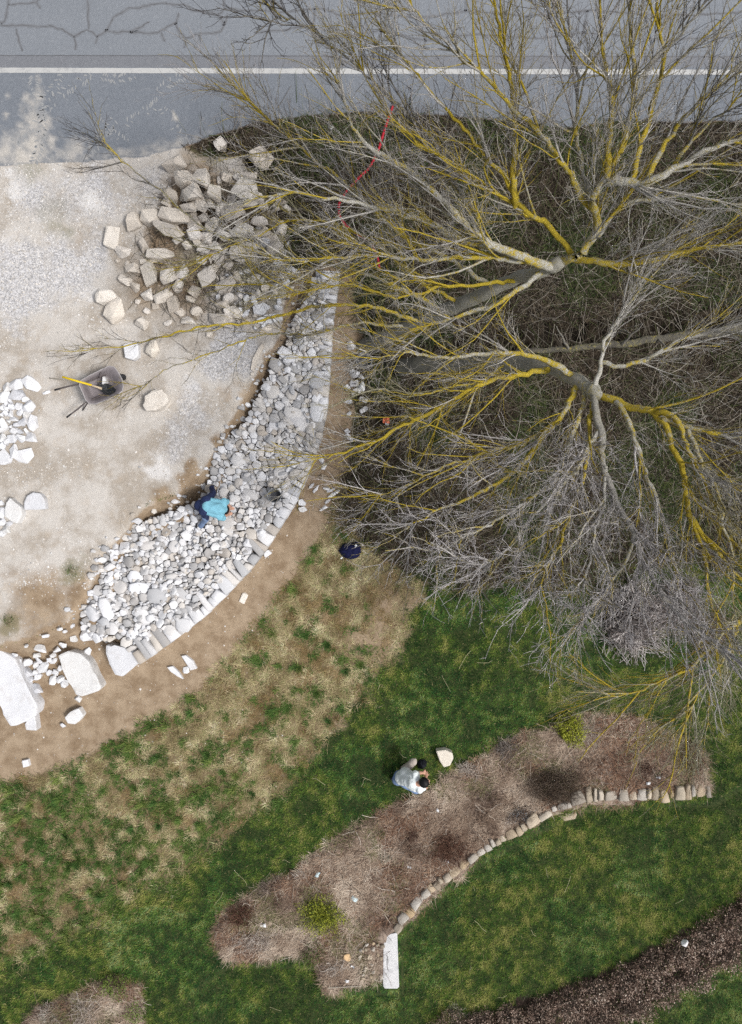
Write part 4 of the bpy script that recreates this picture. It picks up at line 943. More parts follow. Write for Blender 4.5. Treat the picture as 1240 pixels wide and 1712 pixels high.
def capped(path, r):
    d = path[-1]-path[-2]; d /= np.linalg.norm(d); d0 = path[0]-path[1]; d0 /= np.linalg.norm(d0)
    return (np.concatenate([[path[0]+d0*r[0]*.7, path[0]+d0*r[0]*.4], path, [path[-1]+d*r[-1]*.45, path[-1]+d*r[-1]*.75]]), np.concatenate([[r[0]*.02, r[0]*.75], r, [r[-1]*.75, r[-1]*.02]]))
def build_tree(name, label, base, trunk, tr, limbs, seed, dens=1.0):
    rg = np.random.default_rng(seed)
    t = thing(name, base, label, 'tree')
    path, L = limb_path(trunk, rg, .008, .12)
    r = np.linspace(tr[0], tr[1], len(path)); r[0] *= 1.25
    r = r*(1+.10*(fbm(np.arange(len(r))*1., np.arange(len(r))*0., 3, seed)-.5))
    path, r = capped(path, r); V, F = tubes(path[None], r[None], 12)
    V += (fbm(V[:, 0]+V[:, 2], V[:, 1]-V[:, 2], .12, seed, 3)-.5)[:, None]*.03
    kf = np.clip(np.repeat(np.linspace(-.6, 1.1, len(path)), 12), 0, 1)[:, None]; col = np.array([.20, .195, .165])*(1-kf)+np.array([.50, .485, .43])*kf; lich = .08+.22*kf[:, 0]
    tk = world_child('trunk', np_mesh('trunk', V, F, {'col': col, 'lichen': lich}, True), M_bark, t, label='grey lichen spotted trunk leaning to the right')
    kd = path[-3]-path[-6]; kd /= np.linalg.norm(kd); kt = np.linspace(-1, 1, 11); kr = tr[1]*1.25
    V, F = tubes((path[-3][None]+kd[None]*(kt*kr*1.5)[:, None])[None], (kr*np.sqrt(np.clip(1-kt**2, .0004, 1)))[None], 12)
    V += (fbm(V[:, 0]+V[:, 2], V[:, 1]-V[:, 2], .1, seed+9, 3)-.5)[:, None]*.05
    world_child('knot', np_mesh('knot', V, F, {'col': np.tile([.46, .445, .39], (len(V), 1)), 'lichen': np.full(len(V), .3)}, True), M_bark, t)
    for li, (pts, r0, opt) in enumerate(limbs):
        path, L = limb_path(pts, rg, .011)
        n = len(path); r0 = r0*.82
        rr = np.linspace(1, .16, n)**.9*r0*(1+.45*(fbm(np.arange(n)*1., np.full(n, li*3.), 2.5, seed+li, 3)-.5))
        pc, rc = capped(path, rr); n = len(pc); V, F = tubes(pc[None], rc[None], 7)
        tone = opt.get('tone', .5); lq = opt.get('lichen', .55)
        barkc = np.array([.36, .345, .30])*(1-tone)+np.array([.68, .665, .61])*tone
        fall = np.repeat(np.linspace(1, .55, n), 7)[:, None]
        dk = np.array(opt.get('twig', (.56, .535, .51)))
        col = barkc*fall+dk*(1-fall)
        lich = np.repeat(np.clip(lq*(.75+.5*fbm(np.arange(n)*.35, np.zeros(n), 2.2, seed+li)), 0, 1), 7)
        lo = world_child('limb', np_mesh('limb', V, F, {'col': col, 'lichen': lich}, True), M_bark, t)
        # secondary branches, side shoots, twigs
        VV = []; FF = []; CC = []; LL = []; nv = 0
        def add(paths, rads, sides, c, l):
            nonlocal nv
            if len(paths) == 0: return
            v, f = tubes(paths, rads, sides); K = paths.shape[1]
            VV.append(v); FF.append(f+nv); nv += len(v)
            CC.append(np.repeat(c, K*sides, 0)); LL.append(np.repeat(l, K*sides))
        D = opt.get('dens', 1.0)*dens; upb = opt.get('up', .16); lm = opt.get('len', 1.0)
        s0, T0, t0, _ = spawn(path[None], np.array([L]), 6.6*D, opt.get('tmin', .12), rg)
        # always carry a spray at the end
        e_n = 4; s0 = np.concatenate([s0, np.repeat(path[-2:-1], e_n, 0)]); T0 = np.concatenate([T0, np.repeat((path[-1]-path[-3])[None]/np.linalg.norm(path[-1]-path[-3]), e_n, 0)]); t0 = np.concatenate([t0, np.ones(e_n)])
        l0 = rg.uniform(.35, 1.75, len(s0))*(1.15-.45*t0)*lm
        p0 = grow(s0, T0, l0, 8, .50, upb, .085, rg)
        rs = np.minimum(.024, (.005+.009*l0))*rg.uniform(.5, 1.1, len(l0))
        rd = rs[:, None]*np.linspace(1, .3, 8)[None]
        g = rg.uniform(.75, 1.25, (len(s0), 1)); c0 = (dk*.65+barkc*.35)*g; lv = np.clip(lq*rg.uniform(.0, 1.7, len(s0)), 0, 1.15)
        add(p0, rd, 5, c0, lv)
        s1, T1, t1, i1 = spawn(p0, l0, 8.6, .1, rg); l1 = rg.uniform(.14, .75, len(s1))*(1.1-.4*t1)
        p1 = grow(s1, T1, l1, 6, .48, upb*.8, .11, rg); r1 = (.0031+.0032*l1)[:, None]*np.linspace(1, .4, 6)[None]
        c1 = dk*rg.uniform(.65, 1.35, (len(s1), 1)); lv1 = np.clip(lv[i1]*rg.uniform(.2, 1.4, len(s1)), 0, 1.1)
        add(p1, r1, 3, c1, lv1)
        s2, T2, t2, i2 = spawn(p1, l1, 5.8, .15, rg); l2 = rg.uniform(.05, .24, len(s2))
        p2 = grow(s2, T2, l2, 4, .65, upb*.6, .16, rg); r2 = np.full((len(s2), 1), .0029)*np.linspace(1, .6, 4)[None]
        c2 = dk*rg.uniform(.7, 1.4, (len(s2), 1)); add(p2, r2, 3, c2, lv1[i2]*.4)
        stats['twig'] += len(s1)+len(s2)
        me = np_mesh('branches', np.concatenate(VV), np.concatenate(FF), {'col': np.concatenate(CC), 'lichen': np.concatenate(LL)}, True)
        o = obj('branches', me, M_bark, lo, kind='stuff'); o.matrix_parent_inverse = parent_world(lo).inverted()
    return t

def z_(pts, z0, z1): 
    n = len(pts); return [(x, y, z0+(z1-z0)*i/(n-1)) for i, (x, y) in enumerate(pts)]
DKT = (.10, .088, .086); GRY = (.55, .52, .52); LAV = (.70, .665, .675); OLV = (.52, .48, .30)
ta = [(598, 585, -.2), (640, 566, .6), (700, 537, 1.6), (770, 507, 2.6), (830, 482, 3.4), (890, 456, 4.1), (928, 443, 4.5)]
limbsA = [
 (z_([(925, 445), (900, 438), (850, 424), (800, 393), (735, 330), (680, 287), (633, 257), (603, 237), (587, 217), (578, 180), (560, 130)], 4.5, 6.4), .085, dict(tone=.85, lichen=.5)),
 (z_([(880, 434), (830, 418), (780, 402), (735, 384), (690, 362), (650, 346), (600, 338), (550, 333), (480, 325), (410, 335)], 4.72, 5.3), .070, dict(tone=.9, lichen=.5)),
 (z_([(905, 440), (860, 434), (800, 430), (740, 432), (680, 436), (620, 428), (560, 430), (500, 440), (450, 430)], 4.65, 4.8), .055, dict(tone=.7, lichen=.6)),
 (z_([(905, 455), (870, 484), (830, 506), (790, 524), (740, 541), (690, 552), (640, 580), (590, 600)], 4.3, 4.2), .055, dict(tone=.8, lichen=.55)),
 (z_([(860, 345), (857, 320), (858, 260), (857, 217), (853, 160), (852, 112), (835, 70), (828, 20), (826, -50)], 5.3, 7.2), .060, dict(tone=.4, lichen=.95)),
 (z_([(958, 430), (928, 384), (900, 366), (868, 345), (840, 300), (815, 262), (780, 220), (745, 185), (715, 150), (690, 115), (655, 80)], 4.7, 6.8), .055, dict(tone=.6, lichen=.8)),
 (z_([(985, 345), (965, 320), (949, 283), (930, 250), (905, 217), (861, 180), (822, 138), (770, 95), (720, 50), (680, 0)], 5.55, 7.4), .052, dict(tone=.6, lichen=.65)),
 (z_([(930, 442), (958, 430), (985, 415), (1000, 385), (985, 350), (995, 325), (1022, 285), (1045, 235), (1060, 180), (1060, 130), (1052, 70), (1050, -20)], 4.5, 7.4), .085, dict(tone=.8, lichen=.55)),
 (z_([(1015, 295), (1022, 230), (1025, 180), (1012, 130), (1006, 60), (1004, -40)], 6.05, 7.4), .055, dict(tone=.75, lichen=.6)),
 (z_([(1010, 303), (1050, 303), (1085, 303), (1130, 280), (1180, 250), (1240, 228), (1330, 190)], 5.95, 6.9), .070, dict(tone=.85, lichen=.45)),
 (z_([(955, 431), (990, 438), (1030, 440), (1080, 440), (1130, 424), (1200, 412), (1300, 385)], 4.6, 5.6), .070, dict(tone=.75, lichen=.7)),
 (z_([(1055, 303), (1075, 240), (1090, 180), (1103, 130), (1108, 90), (1103, 30), (1100, -40)], 6.05, 7.4), .050, dict(tone=.6, lichen=.75)),
 (z_([(1080, 303), (1110, 240), (1150, 195), (1190, 150), (1240, 100), (1290, 60)], 6.15, 7.2), .050, dict(tone=.7, lichen=.55)),
 (z_([(1000, 395), (1020, 360), (1060, 335), (1110, 330), (1170, 330), (1250, 345)], 5.25, 6.0), .04, dict(tone=.5, lichen=.5)),
 (z_([(985, 345), (975, 290), (962, 230), (965, 160), (955, 90), (935, 20), (925, -40)], 5.55, 7.4), .04, dict(tone=.6, lichen=.4, twig=GRY)),
 (z_([(700, 537), (640, 512), (560, 506), (480, 524), (420, 540), (340, 545), (280, 563), (200, 580), (150, 582)], 1.7, 3.0), .045, dict(tone=.2, lichen=.75, twig=DKT, dens=.62, len=.6, up=.05)),
 (z_([(740, 520), (640, 470), (540, 435), (450, 425), (400, 412), (340, 382), (270, 322), (210, 275), (170, 235)], 2.2, 4.2), .045, dict(tone=.15, lichen=.5, twig=DKT, dens=.6, len=.6, up=.05)),
 (z_([(680, 545), (600, 540), (520, 560), (430, 560), (350, 590), (290, 612), (230, 650)], 1.4, 2.4), .035, dict(tone=.2, lichen=.5, twig=DKT, dens=.5, len=.55, up=.05)),
 (z_([(770, 507), (700, 470), (620, 400), (560, 370), (480, 365), (420, 395), (350, 430)], 2.6, 3.6), .04, dict(tone=.3, lichen=.75, twig=OLV, dens=.6, len=.8)),
 (z_([(830, 482), (760, 440), (680, 400), (600, 330), (530, 270), (470, 210), (400, 160)], 3.4, 5.2), .05, dict(tone=.5, lichen=.55, twig=GRY, dens=1.1)),
 (z_([(800, 393), (760, 300), (720, 230), (640, 150), (560, 80), (500, 40), (440, 30)], 5.0, 6.8), .04, dict(tone=.4, lichen=.3, twig=DKT, dens=1.2)),
 (z_([(860, 470), (760, 480), (660, 500), (580, 470), (500, 490), (430, 470)], 3.8, 3.6), .04, dict(tone=.3, lichen=.85, twig=OLV, dens=.6, len=.8)),
 (z_([(1060, 150), (1090, 100), (1140, 60), (1180, 10), (1200, -40)], 6.75, 7.6), .03, dict(tone=.4, lichen=.3, twig=DKT, dens=1.3)),
 (z_([(900, 366), (830, 330), (770, 280), (700, 240), (650, 190), (600, 110)], 5.12, 6.4), .04, dict(tone=.4, lichen=.8, twig=GRY)),
 (z_([(1120, 285), (1160, 230), (1210, 190), (1260, 140)], 6.2, 7.0), .035, dict(tone=.5, lichen=.6, twig=DKT, dens=1.2)),
]
build_tree('bare_tree', 'bare leaning tree with yellow lichen whose limbs reach over the road', P(598, 585, 0), ta, (.17, .09), limbsA, 201, 1.12)
tb = [(645, 618, -.3), (700, 612, .7), (770, 606, 1.6), (840, 604, 2.5), (910, 612, 3.3), (960, 632, 3.9), (992, 655, 4.3)]
limbsB = [
 (z_([(960, 632), (945, 622), (930, 606), (900, 597), (850, 588), (800, 590), (750, 600), (690, 590), (630, 600)], 3.9, 4.4), .065, dict(tone=.85, lichen=.6)),
 (z_([(925, 616), (905, 622), (885, 624), (860, 626), (830, 632), (775, 656), (720, 688), (665, 716), (620, 740), (560, 762), (520, 770)], 3.5, 4.6), .065, dict(tone=.5, lichen=.9)),
 (z_([(965, 640), (950, 675), (925, 718), (890, 755), (845, 798), (795, 828), (745, 850), (705, 870), (680, 885)], 4.0, 5.6), .060, dict(tone=.6, lichen=.6, twig=LAV)),
 (z_([(980, 647), (964, 712), (940, 785), (895, 830), (830, 868), (770, 900), (730, 925)], 4.15, 6.0), .050, dict(tone=.7, lichen=.4, twig=LAV)),
 (z_([(990, 656), (986, 745), (972, 800), (955, 850), (935, 900), (915, 950), (900, 985)], 4.3, 6.4), .050, dict(tone=.6, lichen=.6, twig=LAV, dens=1.2)),
 (z_([(992, 665), (1000, 720), (1012, 780), (1038, 855), (1060, 905), (1085, 955), (1115, 1010), (1155, 1050), (1220, 1090)], 4.4, 6.8), .075, dict(tone=.1, lichen=.2, twig=LAV, dens=.9)),
 (z_([(1030, 672), (1050, 705), (1064, 745), (1080, 800), (1102, 860), (1115, 900), (1128, 950), (1135, 990)], 4.5, 6.0), .055, dict(tone=1.0, lichen=.5, twig=LAV, dens=.9)),
 (z_([(1000, 660), (1030, 668), (1070, 680), (1100, 690), (1120, 722), (1142, 790), (1155, 860), (1175, 930), (1185, 990), (1205, 1050)], 4.3, 6.2), .070, dict(tone=.7, lichen=.75)),
 (z_([(993, 654), (1005, 605), (1010, 570), (1030, 540), (1060, 500), (1080, 460)], 4.3, 5.0), .050, dict(tone=.9, lichen=.3)),
 (z_([(1005, 606), (1045, 612), (1090, 592), (1150, 562), (1230, 540), (1300, 520)], 4.44, 5.1), .045, dict(tone=.6, lichen=.4)),
 (z_([(1108, 700), (1150, 715), (1200, 725), (1270, 740), (1340, 760)], 5.0, 5.7), .045, dict(tone=.5, lichen=.6)),
 (z_([(1288, 1028), (1240, 1032), (1210, 1050), (1180, 1090), (1150, 1120), (1110, 1140), (1060, 1160), (1010, 1165)], 5.6, 5.6), .040, dict(tone=.7, lichen=.7, twig=(.38, .36, .25), dens=.8, up=.0)),
 (z_([(1240, 1032), (1225, 1075), (1195, 1120), (1170, 1160), (1150, 1190)], 5.6, 5.7), .035, dict(tone=.7, lichen=.6, twig=(.38, .36, .25), dens=.8, up=.0)),
 (z_([(1150, 860), (1180, 900), (1230, 960), (1290, 1030)], 5.6, 5.6), .045, dict(tone=.6, lichen=.8, twig=OLV)),
 (z_([(1098, 690), (1130, 690), (1160, 760), (1190, 840), (1230, 900), (1290, 940)], 4.92, 5.9), .05, dict(tone=.5, lichen=.75)),
 (z_([(920, 720), (880, 735), (820, 760), (760, 775), (700, 800), (650, 822), (628, 830)], 4.4, 4.8), .04, dict(tone=.4, lichen=.6, twig=LAV, dens=1.1)),
 (z_([(1000, 720), (975, 770), (920, 840), (870, 890), (830, 930), (800, 950)], 4.7, 6.0), .04, dict(tone=.5, lichen=.35, twig=LAV, dens=1.2)),
 (z_([(1012, 780), (1010, 840), (1000, 890), (985, 940), (975, 990), (980, 1030)], 5.0, 6.2), .035, dict(tone=.6, lichen=.3, twig=LAV, dens=.9)),
 (z_([(1060, 905), (1040, 950), (1000, 1000), (970, 1040)], 5.6, 6.3), .03, dict(tone=.6, lichen=.4, twig=LAV, dens=.6, len=.7)),
 (z_([(850, 604), (800, 640), (740, 650), (690, 660), (640, 650), (590, 660)], 2.6, 2.8), .03, dict(tone=.3, lichen=.7, twig=OLV, dens=.6)),
 (z_([(1150, 720), (1180, 780), (1210, 860), (1230, 960), (1225, 1060)], 5.2, 6.0), .04, dict(tone=.7, lichen=.5, twig=OLV, dens=1.1)),
]
build_tree('bare_tree', 'bare leaning tree with forked crown spreading over the lawn side', P(645, 618, 0), tb, (.175, .095), limbsB, 301, 1.12)
print('twigs', stats)

# ------------------------------------------------------------------ undergrowth of the bank
def build_undergrowth():
    rg = np.random.default_rng(77)
    n = 41000
    px = rg.uniform(330, 1300, n); py = rg.uniform(190, 1010, n)
    m = ground_masks(px, py); dd = dline(px, py, SHADE_GROOVE)
    k = (rg.random(n) < m['bank']) & ((dd > 20) | (rg.random(n) < .15)); px = px[k]; py = py[k]; n = len(px)
    z = height(px, py); S0 = Pn(px, py, z-.01)
    T = np.stack([rg.normal(0, .6, n), rg.normal(0, .6, n), rg.uniform(.15, .8, n)], 1); T /= np.linalg.norm(T, axis=1, keepdims=True)
    L = rg.uniform(.15, 1.0, n)
    pth = grow(S0, T, L, 4, .2, -.42, .19, rg)
    zmin = np.repeat(z[:, None], 4, 1)+.004; pth[:, :, 2] = np.maximum(pth[:, :, 2], zmin)
    r = rg.uniform(.003, .0085, n)[:, None]*np.linspace(1, .5, 4)[None]
    V, F = tubes(pth, r, 3)
    t = rg.beta(1.3, 1.15, n)
    col = mixcol(t, (.025, .018, .013), (.05, .038, .028), (.10, .08, .06), (.22, .19, .145), (.52, .48, .42))
    gr = rg.random(n) < .16+.3*sstep(fbm(px, py, 90, 171, 2), .5, .7); col[gr] = mixcol(rg.random(gr.sum()), (.035, .055, .018), (.085, .11, .035), (.16, .16, .07))
    obj('undergrowth', np_mesh('undergrowth', V, F, {'col': np.repeat(col, 12, 0)}), M_straw, kind='stuff', label='tangled dead brambles and weeds under the bare trees', cat='undergrowth')
    n = 150000
    px = rg.uniform(300, 1300, n); py = rg.uniform(190, 1020, n); m = ground_masks(px, py)
    dd = dline(px, py, SHADE_GROOVE)
    k = (rg.random(n) < m['bank']*1.0) & (dd > 14); px = px[k]; py = py[k]; n = len(px)
    g = sstep(fbm(px, py, 80, 175, 3)+.25*blobs(px, py, [(470, 245, 60, 1), (640, 200, 60, .8), (1080, 760, 80, 1), (880, 800, 120, .6), (1150, 330, 80, .6)]), .52, .66)
    isg = rg.random(n) < g
    col = mixcol(rg.beta(2, 2, n), (.014, .010, .007), (.038, .028, .019), (.085, .064, .043), (.24, .195, .135))  # brown kept very dark, with the trees' shade in the colour
    col[isg] = mixcol(rg.random(isg.sum()), (.02, .04, .012), (.05, .085, .022), (.12, .14, .045))
    V, F, cc = blades(px, py, rg.uniform(.05, .26, n), rg.uniform(.008, .022, n), None, rg.uniform(.05, .75, n), col)
    obj('weeds', np_mesh('weeds', V, F, {'col': cc}), M_straw, kind='stuff', label='brown leaf litter and green weeds on the bank', cat='weeds')
build_undergrowth()
def heap_twigs():
    rg = np.random.default_rng(19); n = 6500
    px = rg.uniform(190, 500, n); py = rg.uniform(240, 560, n)
    d = sdpoly(px, py, [(215, 360), (300, 270), (345, 255), (480, 300), (500, 430), (480, 500), (400, 550), (280, 540), (200, 500)])
    w = np.clip(-d/40, 0, 1)*np.clip((px-200)/200, .25, 1); k = rg.random(n) < w; px = px[k]; py = py[k]; n = len(px)
    z = height(px, py); S0 = Pn(px, py, z+.005); T = np.stack([rg.normal(0, 1, n), rg.normal(0, 1, n), rg.uniform(.0, .5, n)], 1); T /= np.linalg.norm(T, axis=1, keepdims=True)
    pth = grow(S0, T, rg.uniform(.08, .45, n), 4, .2, -.1, .16, rg); pth[:, :, 2] = np.maximum(pth[:, :, 2], z[:, None]+.004)
    V, F = tubes(pth, rg.uniform(.002, .005, n)[:, None]*np.ones((1, 4)), 3)
    col = mixcol(rg.random(n), (.03, .024, .018), (.085, .07, .052), (.17, .15, .10), (.34, .31, .26))
    obj('twig_litter', np_mesh('twig_litter', V, F, {'col': np.repeat(col, 12, 0)}), M_straw, kind='stuff', label='dead twigs and weeds lying between the beige rocks', cat='twigs')
heap_twigs()
# fallen log beside the groove carved to read as its shade
def build_log():
    rg = np.random.default_rng(5)
    pth, L = limb_path([(850, 592, .16), (930, 584, .2), (1010, 578, .22), (1090, 568, .26), (1180, 556, .32), (1320, 540, .42)], rg, .012, .1)
    V, F = tubes(pth[None], np.linspace(.05, .11, len(pth))[None], 10)
    t = thing('fallen_log', P(850, 592, .05), 'grey fallen log lying along the carved shade groove under the trees', 'log')
    world_child('log', np_mesh('log', V, F, {'col': np.tile([.13, .12, .10], (len(V), 1)), 'lichen': np.full(len(V), .3)}, True), M_bark, t)
    for a, b in (((950, 582, .25), (930, 545, .7)), ((1100, 566, .3), (1130, 600, .7)), ((1040, 575, .3), (1075, 540, .8))):
        p2, _ = limb_path([a, ((a[0]+b[0])/2, (a[1]+b[1])/2, (a[2]+b[2])/2+.05), b], rg, .008, .08)
        V, F = tubes(p2[None], np.linspace(.03, .01, len(p2))[None], 6)
        world_child('branch_stub', np_mesh('branch_stub', V, F, {'col': np.tile([.24, .225, .20], (len(V), 1)), 'lichen': np.full(len(V), .2)}, True), M_bark, t)
build_log()

# ------------------------------------------------------------------ shrubs and plants
M_leaf = mat_attr('shrub_leaves', .7, .15, 50); M_stem = mat_attr('shrub_stems', .9, .2, 50)
def shrub(name, px, py, r_px, h, label, leaf, stemc, n_leaf, n_stem, leaf_l=.035, leaf_w=.014, squash=1.0, ang=0, group=None, z=None, cat='shrub', fill=.25, stem_r=.004):
    rg = np.random.default_rng(int(px*7+py)); R = r_px/PPM
    c = G(px, py) if z is None else P(px, py, z)
    t = thing(name, c, label, cat, group)
    ca, sa = math.cos(-math.radians(ang)), math.sin(-math.radians(ang))
    def dome(n, lo):
        th = rg.uniform(0, 6.283, n); ph = np.arccos(rg.uniform(.05, 1, n)); q = rg.uniform(lo, 1, n)**.6
        lump = .50+.80*vnoise(th*1.9+px, ph*2.5+py, 5)+.25*(vnoise(th*5+px, ph*6, 9)-.5)
        x = np.cos(th)*np.sin(ph)*R*q*lump; y = np.sin(th)*np.sin(ph)*R*squash*q*lump; zz = np.cos(ph)*h*q*lump
        return np.stack([x*ca-y*sa, x*sa+y*ca, zz], 1)
    if n_leaf:
        p = dome(n_leaf, fill); n = n_leaf
        d = rg.normal(size=(n, 3)); d += p/np.linalg.norm(p, axis=1, keepdims=True)*.7; d[:, 2] += .3; d /= np.linalg.norm(d, axis=1, keepdims=True)
        s = np.cross(d, rg.normal(size=(n, 3))); s /= np.linalg.norm(s, axis=1, keepdims=True)
        L = leaf_l*rg.uniform(.6, 1.3, n)[:, None]; Wd = leaf_w*rg.uniform(.6, 1.3, n)[:, None]
        V = np.stack([p, p+d*L*.5+s*Wd*.5, p+d*L, p+d*L*.5-s*Wd*.5], 1).reshape(-1, 3)
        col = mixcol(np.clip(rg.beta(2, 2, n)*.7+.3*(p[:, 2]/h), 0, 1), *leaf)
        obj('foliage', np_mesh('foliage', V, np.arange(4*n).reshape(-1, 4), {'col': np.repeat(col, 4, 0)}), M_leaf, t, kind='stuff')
    if n_stem:
        tip = dome(n_stem, .6); base = tip*np.array([.45, .45, 0])+rg.normal(0, R*.22, (n_stem, 3))*np.array([1, 1, 0])
        k = np.linspace(0, 1, 5)[None, :, None]
        pth = base[:, None]*(1-k)+tip[:, None]*k; pth[:, :, 2] = tip[:, 2:3]*(k[..., 0]**.75); pth[:, 1:] += np.cumsum(rg.normal(0, min(.02, R*.06), (n_stem, 4, 3)), 1)
        V, F = tubes(pth, np.full((n_stem, 1), stem_r)*np.linspace(1, .5, 5)[None]*rg.uniform(.6, 1.2, (n_stem, 1)), 3)
        col = mixcol(rg.random(n_stem), *stemc)
        obj('stems', np_mesh('stems', V, F, {'col': np.repeat(col, 15, 0)}), M_stem, t, kind='stuff')
    return t
YG = [(.07, .09, .012), (.19, .22, .022), (.36, .38, .045), (.50, .50, .08)]
BR = [(.05, .032, .025), (.12, .08, .06), (.22, .16, .12)]
RB = [(.055, .026, .02), (.12, .06, .042), (.20, .11, .075)]
GN = [(.035, .06, .018), (.09, .14, .035), (.18, .24, .07)]
PALE = [(.28, .22, .18), (.46, .40, .35), (.62, .57, .52)]
shrub('shrub', 538, 1525, 44, .42, 'largest yellow green bush in the bed above the stone slab', YG, GN, 3600, 260, .055, .013, .82, 25, fill=.1)
shrub('shrub', 952, 1218, 30, .30, 'small yellow green bush at the upper edge of the bed', YG, BR, 3000, 40, .045, .018)
shrub('shrub', 522, 1592, 30, .25, 'loose mid green weedy shrub below the yellow green bush', GN, BR, 900, 70, .03, .012, .8, -40)
shrub('shrub', 925, 1312, 56, .5, 'dark brown twiggy bush overhanging the stone edging', [(.035, .024, .018), (.075, .052, .036), (.13, .095, .065)], [(.04, .028, .022), (.10, .07, .05), (.24, .19, .15)], 2600, 700, .03, .006, .72, -18)
shrub('shrub', 752, 1420, 42, .22, 'low reddish brown shrub with a white label beside the edging', RB, RB, 1800, 300, .025, .009, .8, -20)
shrub('shrub', 690, 1397, 13, .16, 'tiny dark purple plant alone in the middle of the bed', [(.03, .012, .012), (.07, .025, .025)], RB, 160, 40, .05, .010)
shrub('shrub', 405, 1528, 30, .25, 'reddish brown withered shrub at the left tip of the bed', RB, RB, 900, 260, .025, .008, .7, -35)
shrub('shrub', 866, 1362, 30, .22, 'grey blue cushion plant at the foot of the brown bush', [(.12, .13, .14), (.25, .27, .29), (.40, .42, .45)], BR, 700, 200, .025, .008, .6, -15)
shrub('shrub', 1152, 1262, 30, .24, 'green leafed shrub at the right end of the bed', [(.06, .05, .025), (.13, .15, .04), (.20, .22, .08)], RB, 900, 160, .026, .012, 1.2)
shrub('shrub', 1080, 1284, 18, .22, 'small dark purplish shrub near the right end of the bed', [(.03, .018, .02), (.07, .045, .045)], RB, 400, 90, .026, .008)
shrub('shrub', 1100, 1296, 10, .12, 'tiny dark plant with a pale label near the edging', [(.03, .02, .03), (.06, .05, .06)], BR, 160, 30, .02, .008)
shrub('shrub', 636, 1392, 12, .12, 'small green tuft on the upper half of the bed', GN, BR, 220, 20, .03, .008)
shrub('shrub', 645, 1432, 12, .10, 'small blue green tuft in the centre of the bed', [(.12, .16, .12), (.25, .30, .24)], BR, 200, 20, .03, .008)
shrub('shrub', 783, 1441, 9, .08, 'small blue green plant between red shrub and edging', [(.12, .17, .11), (.24, .30, .20)], BR, 140, 16, .025, .008)
shrub('shrub', 190, 1646, 32, .24, 'bright green leafy shrub in the bottom left bed', [(.05, .08, .015), (.14, .22, .035), (.28, .36, .08)], BR, 1100, 80, .035, .014, .8, 20)
shrub('shrub', 226, 1690, 18, .2, 'small bright green plant at the right side of the bottom left bed', [(.07, .12, .02), (.16, .27, .04), (.27, .38, .07)], BR, 520, 40, .03, .014, 1.3)
shrub('shrub', 80, 1700, 26, .16, 'grey green straggly plant at the bottom left corner', [(.10, .12, .09), (.20, .23, .18), (.32, .34, .28)], PALE, 320, 140, .03, .007)
shrub('dry_tuft', 140, 1690, 34, .16, 'pale dry grass tuft in the bottom left bed', PALE, PALE, 0, 260, cat='dry grass')
shrub('dry_tuft', 425, 1575, 44, .14, 'sprawling pale dead stems at the left tip of the bed', PALE, PALE, 0, 300, squash=.45, ang=-8, cat='dry grass', stem_r=.005)
shrub('dry_tuft', 560, 1618, 26, .16, 'fan of cut pale stalks near the bed corner', PALE, PALE, 0, 90, squash=.7, cat='dry grass', stem_r=.006)
shrub('dry_tuft', 786, 1288, 28, .16, 'dry straw tuft at the upper edge of the bed', PALE, PALE, 0, 200, squash=.6, ang=30, cat='dry grass')
shrub('dry_tuft', 450, 1480, 34, .16, 'brownish dead clump along the upper left edge of the bed', BR, [(.13, .09, .075), (.26, .2, .17), (.40, .33, .28)], 0, 260, squash=.5, ang=-35, cat='dry grass')
shrub('dry_tuft', 845, 1250, 26, .2, 'grey brown twiggy clump at the upper bed edge left of the small bush', BR, [(.12, .1, .09), (.24, .21, .19), (.36, .32, .29)], 0, 260, squash=.8, cat='dry grass')
shrub('dry_tuft', 985, 1222, 24, .18, 'pale straw tuft right of the small yellow green bush', PALE, PALE, 0, 130, squash=1.2, cat='dry grass')
shrub('dry_tuft', 500, 1462, 20, .12, 'curled pale stems near the blue white label', PALE, PALE, 0, 60, squash=.6, cat='dry grass', stem_r=.005)
shrub('dry_tuft', 760, 1690, 26, .18, 'pale twiggy plant at the left end of the hedge', PALE, [(.2, .18, .14), (.4, .38, .32)], 0, 90, squash=.7, cat='dry grass')
DSH = [(.07, .052, .046), (.28, .24, .225), (.55, .505, .49), (.74, .70, .685)]
shrub('dry_bush', 1052, 1035, 74, .95, 'large mound of pale lavender grey dead stems under the branch tips', DSH, DSH, 900, 900, .09, .012, 1.15, 10, stem_r=.010, cat='dead bush')
shrub('dry_bush', 1130, 1010, 52, .6, 'smaller dead stem mound right of the large pale mound', DSH, [(.15, .115, .105), (.28, .235, .225), (.44, .40, .39)], 600, 900, .05, .006, 1.1, stem_r=.006, cat='dead bush')
shrub('dry_bush', 1190, 1060, 60, .4, 'brown dead grass clump at the right edge below the trees', BR, [(.13, .09, .06), (.26, .2, .14), (.40, .33, .24)], 600, 700, .05, .006, cat='dead bush')
# weeds on the yard
for x, y, r0, lab in ((120, 955, 12, 'small green weed on the pale yard above the wall end'), (15, 1035, 13, 'dark green weed on the yard at the left edge'), (205, 1226, 10, 'green grass tuft on the edge of the dirt path')):
    shrub('weed', x, y, r0, .10, lab, GN, BR, 170, 10, .04, .008, cat='weed')
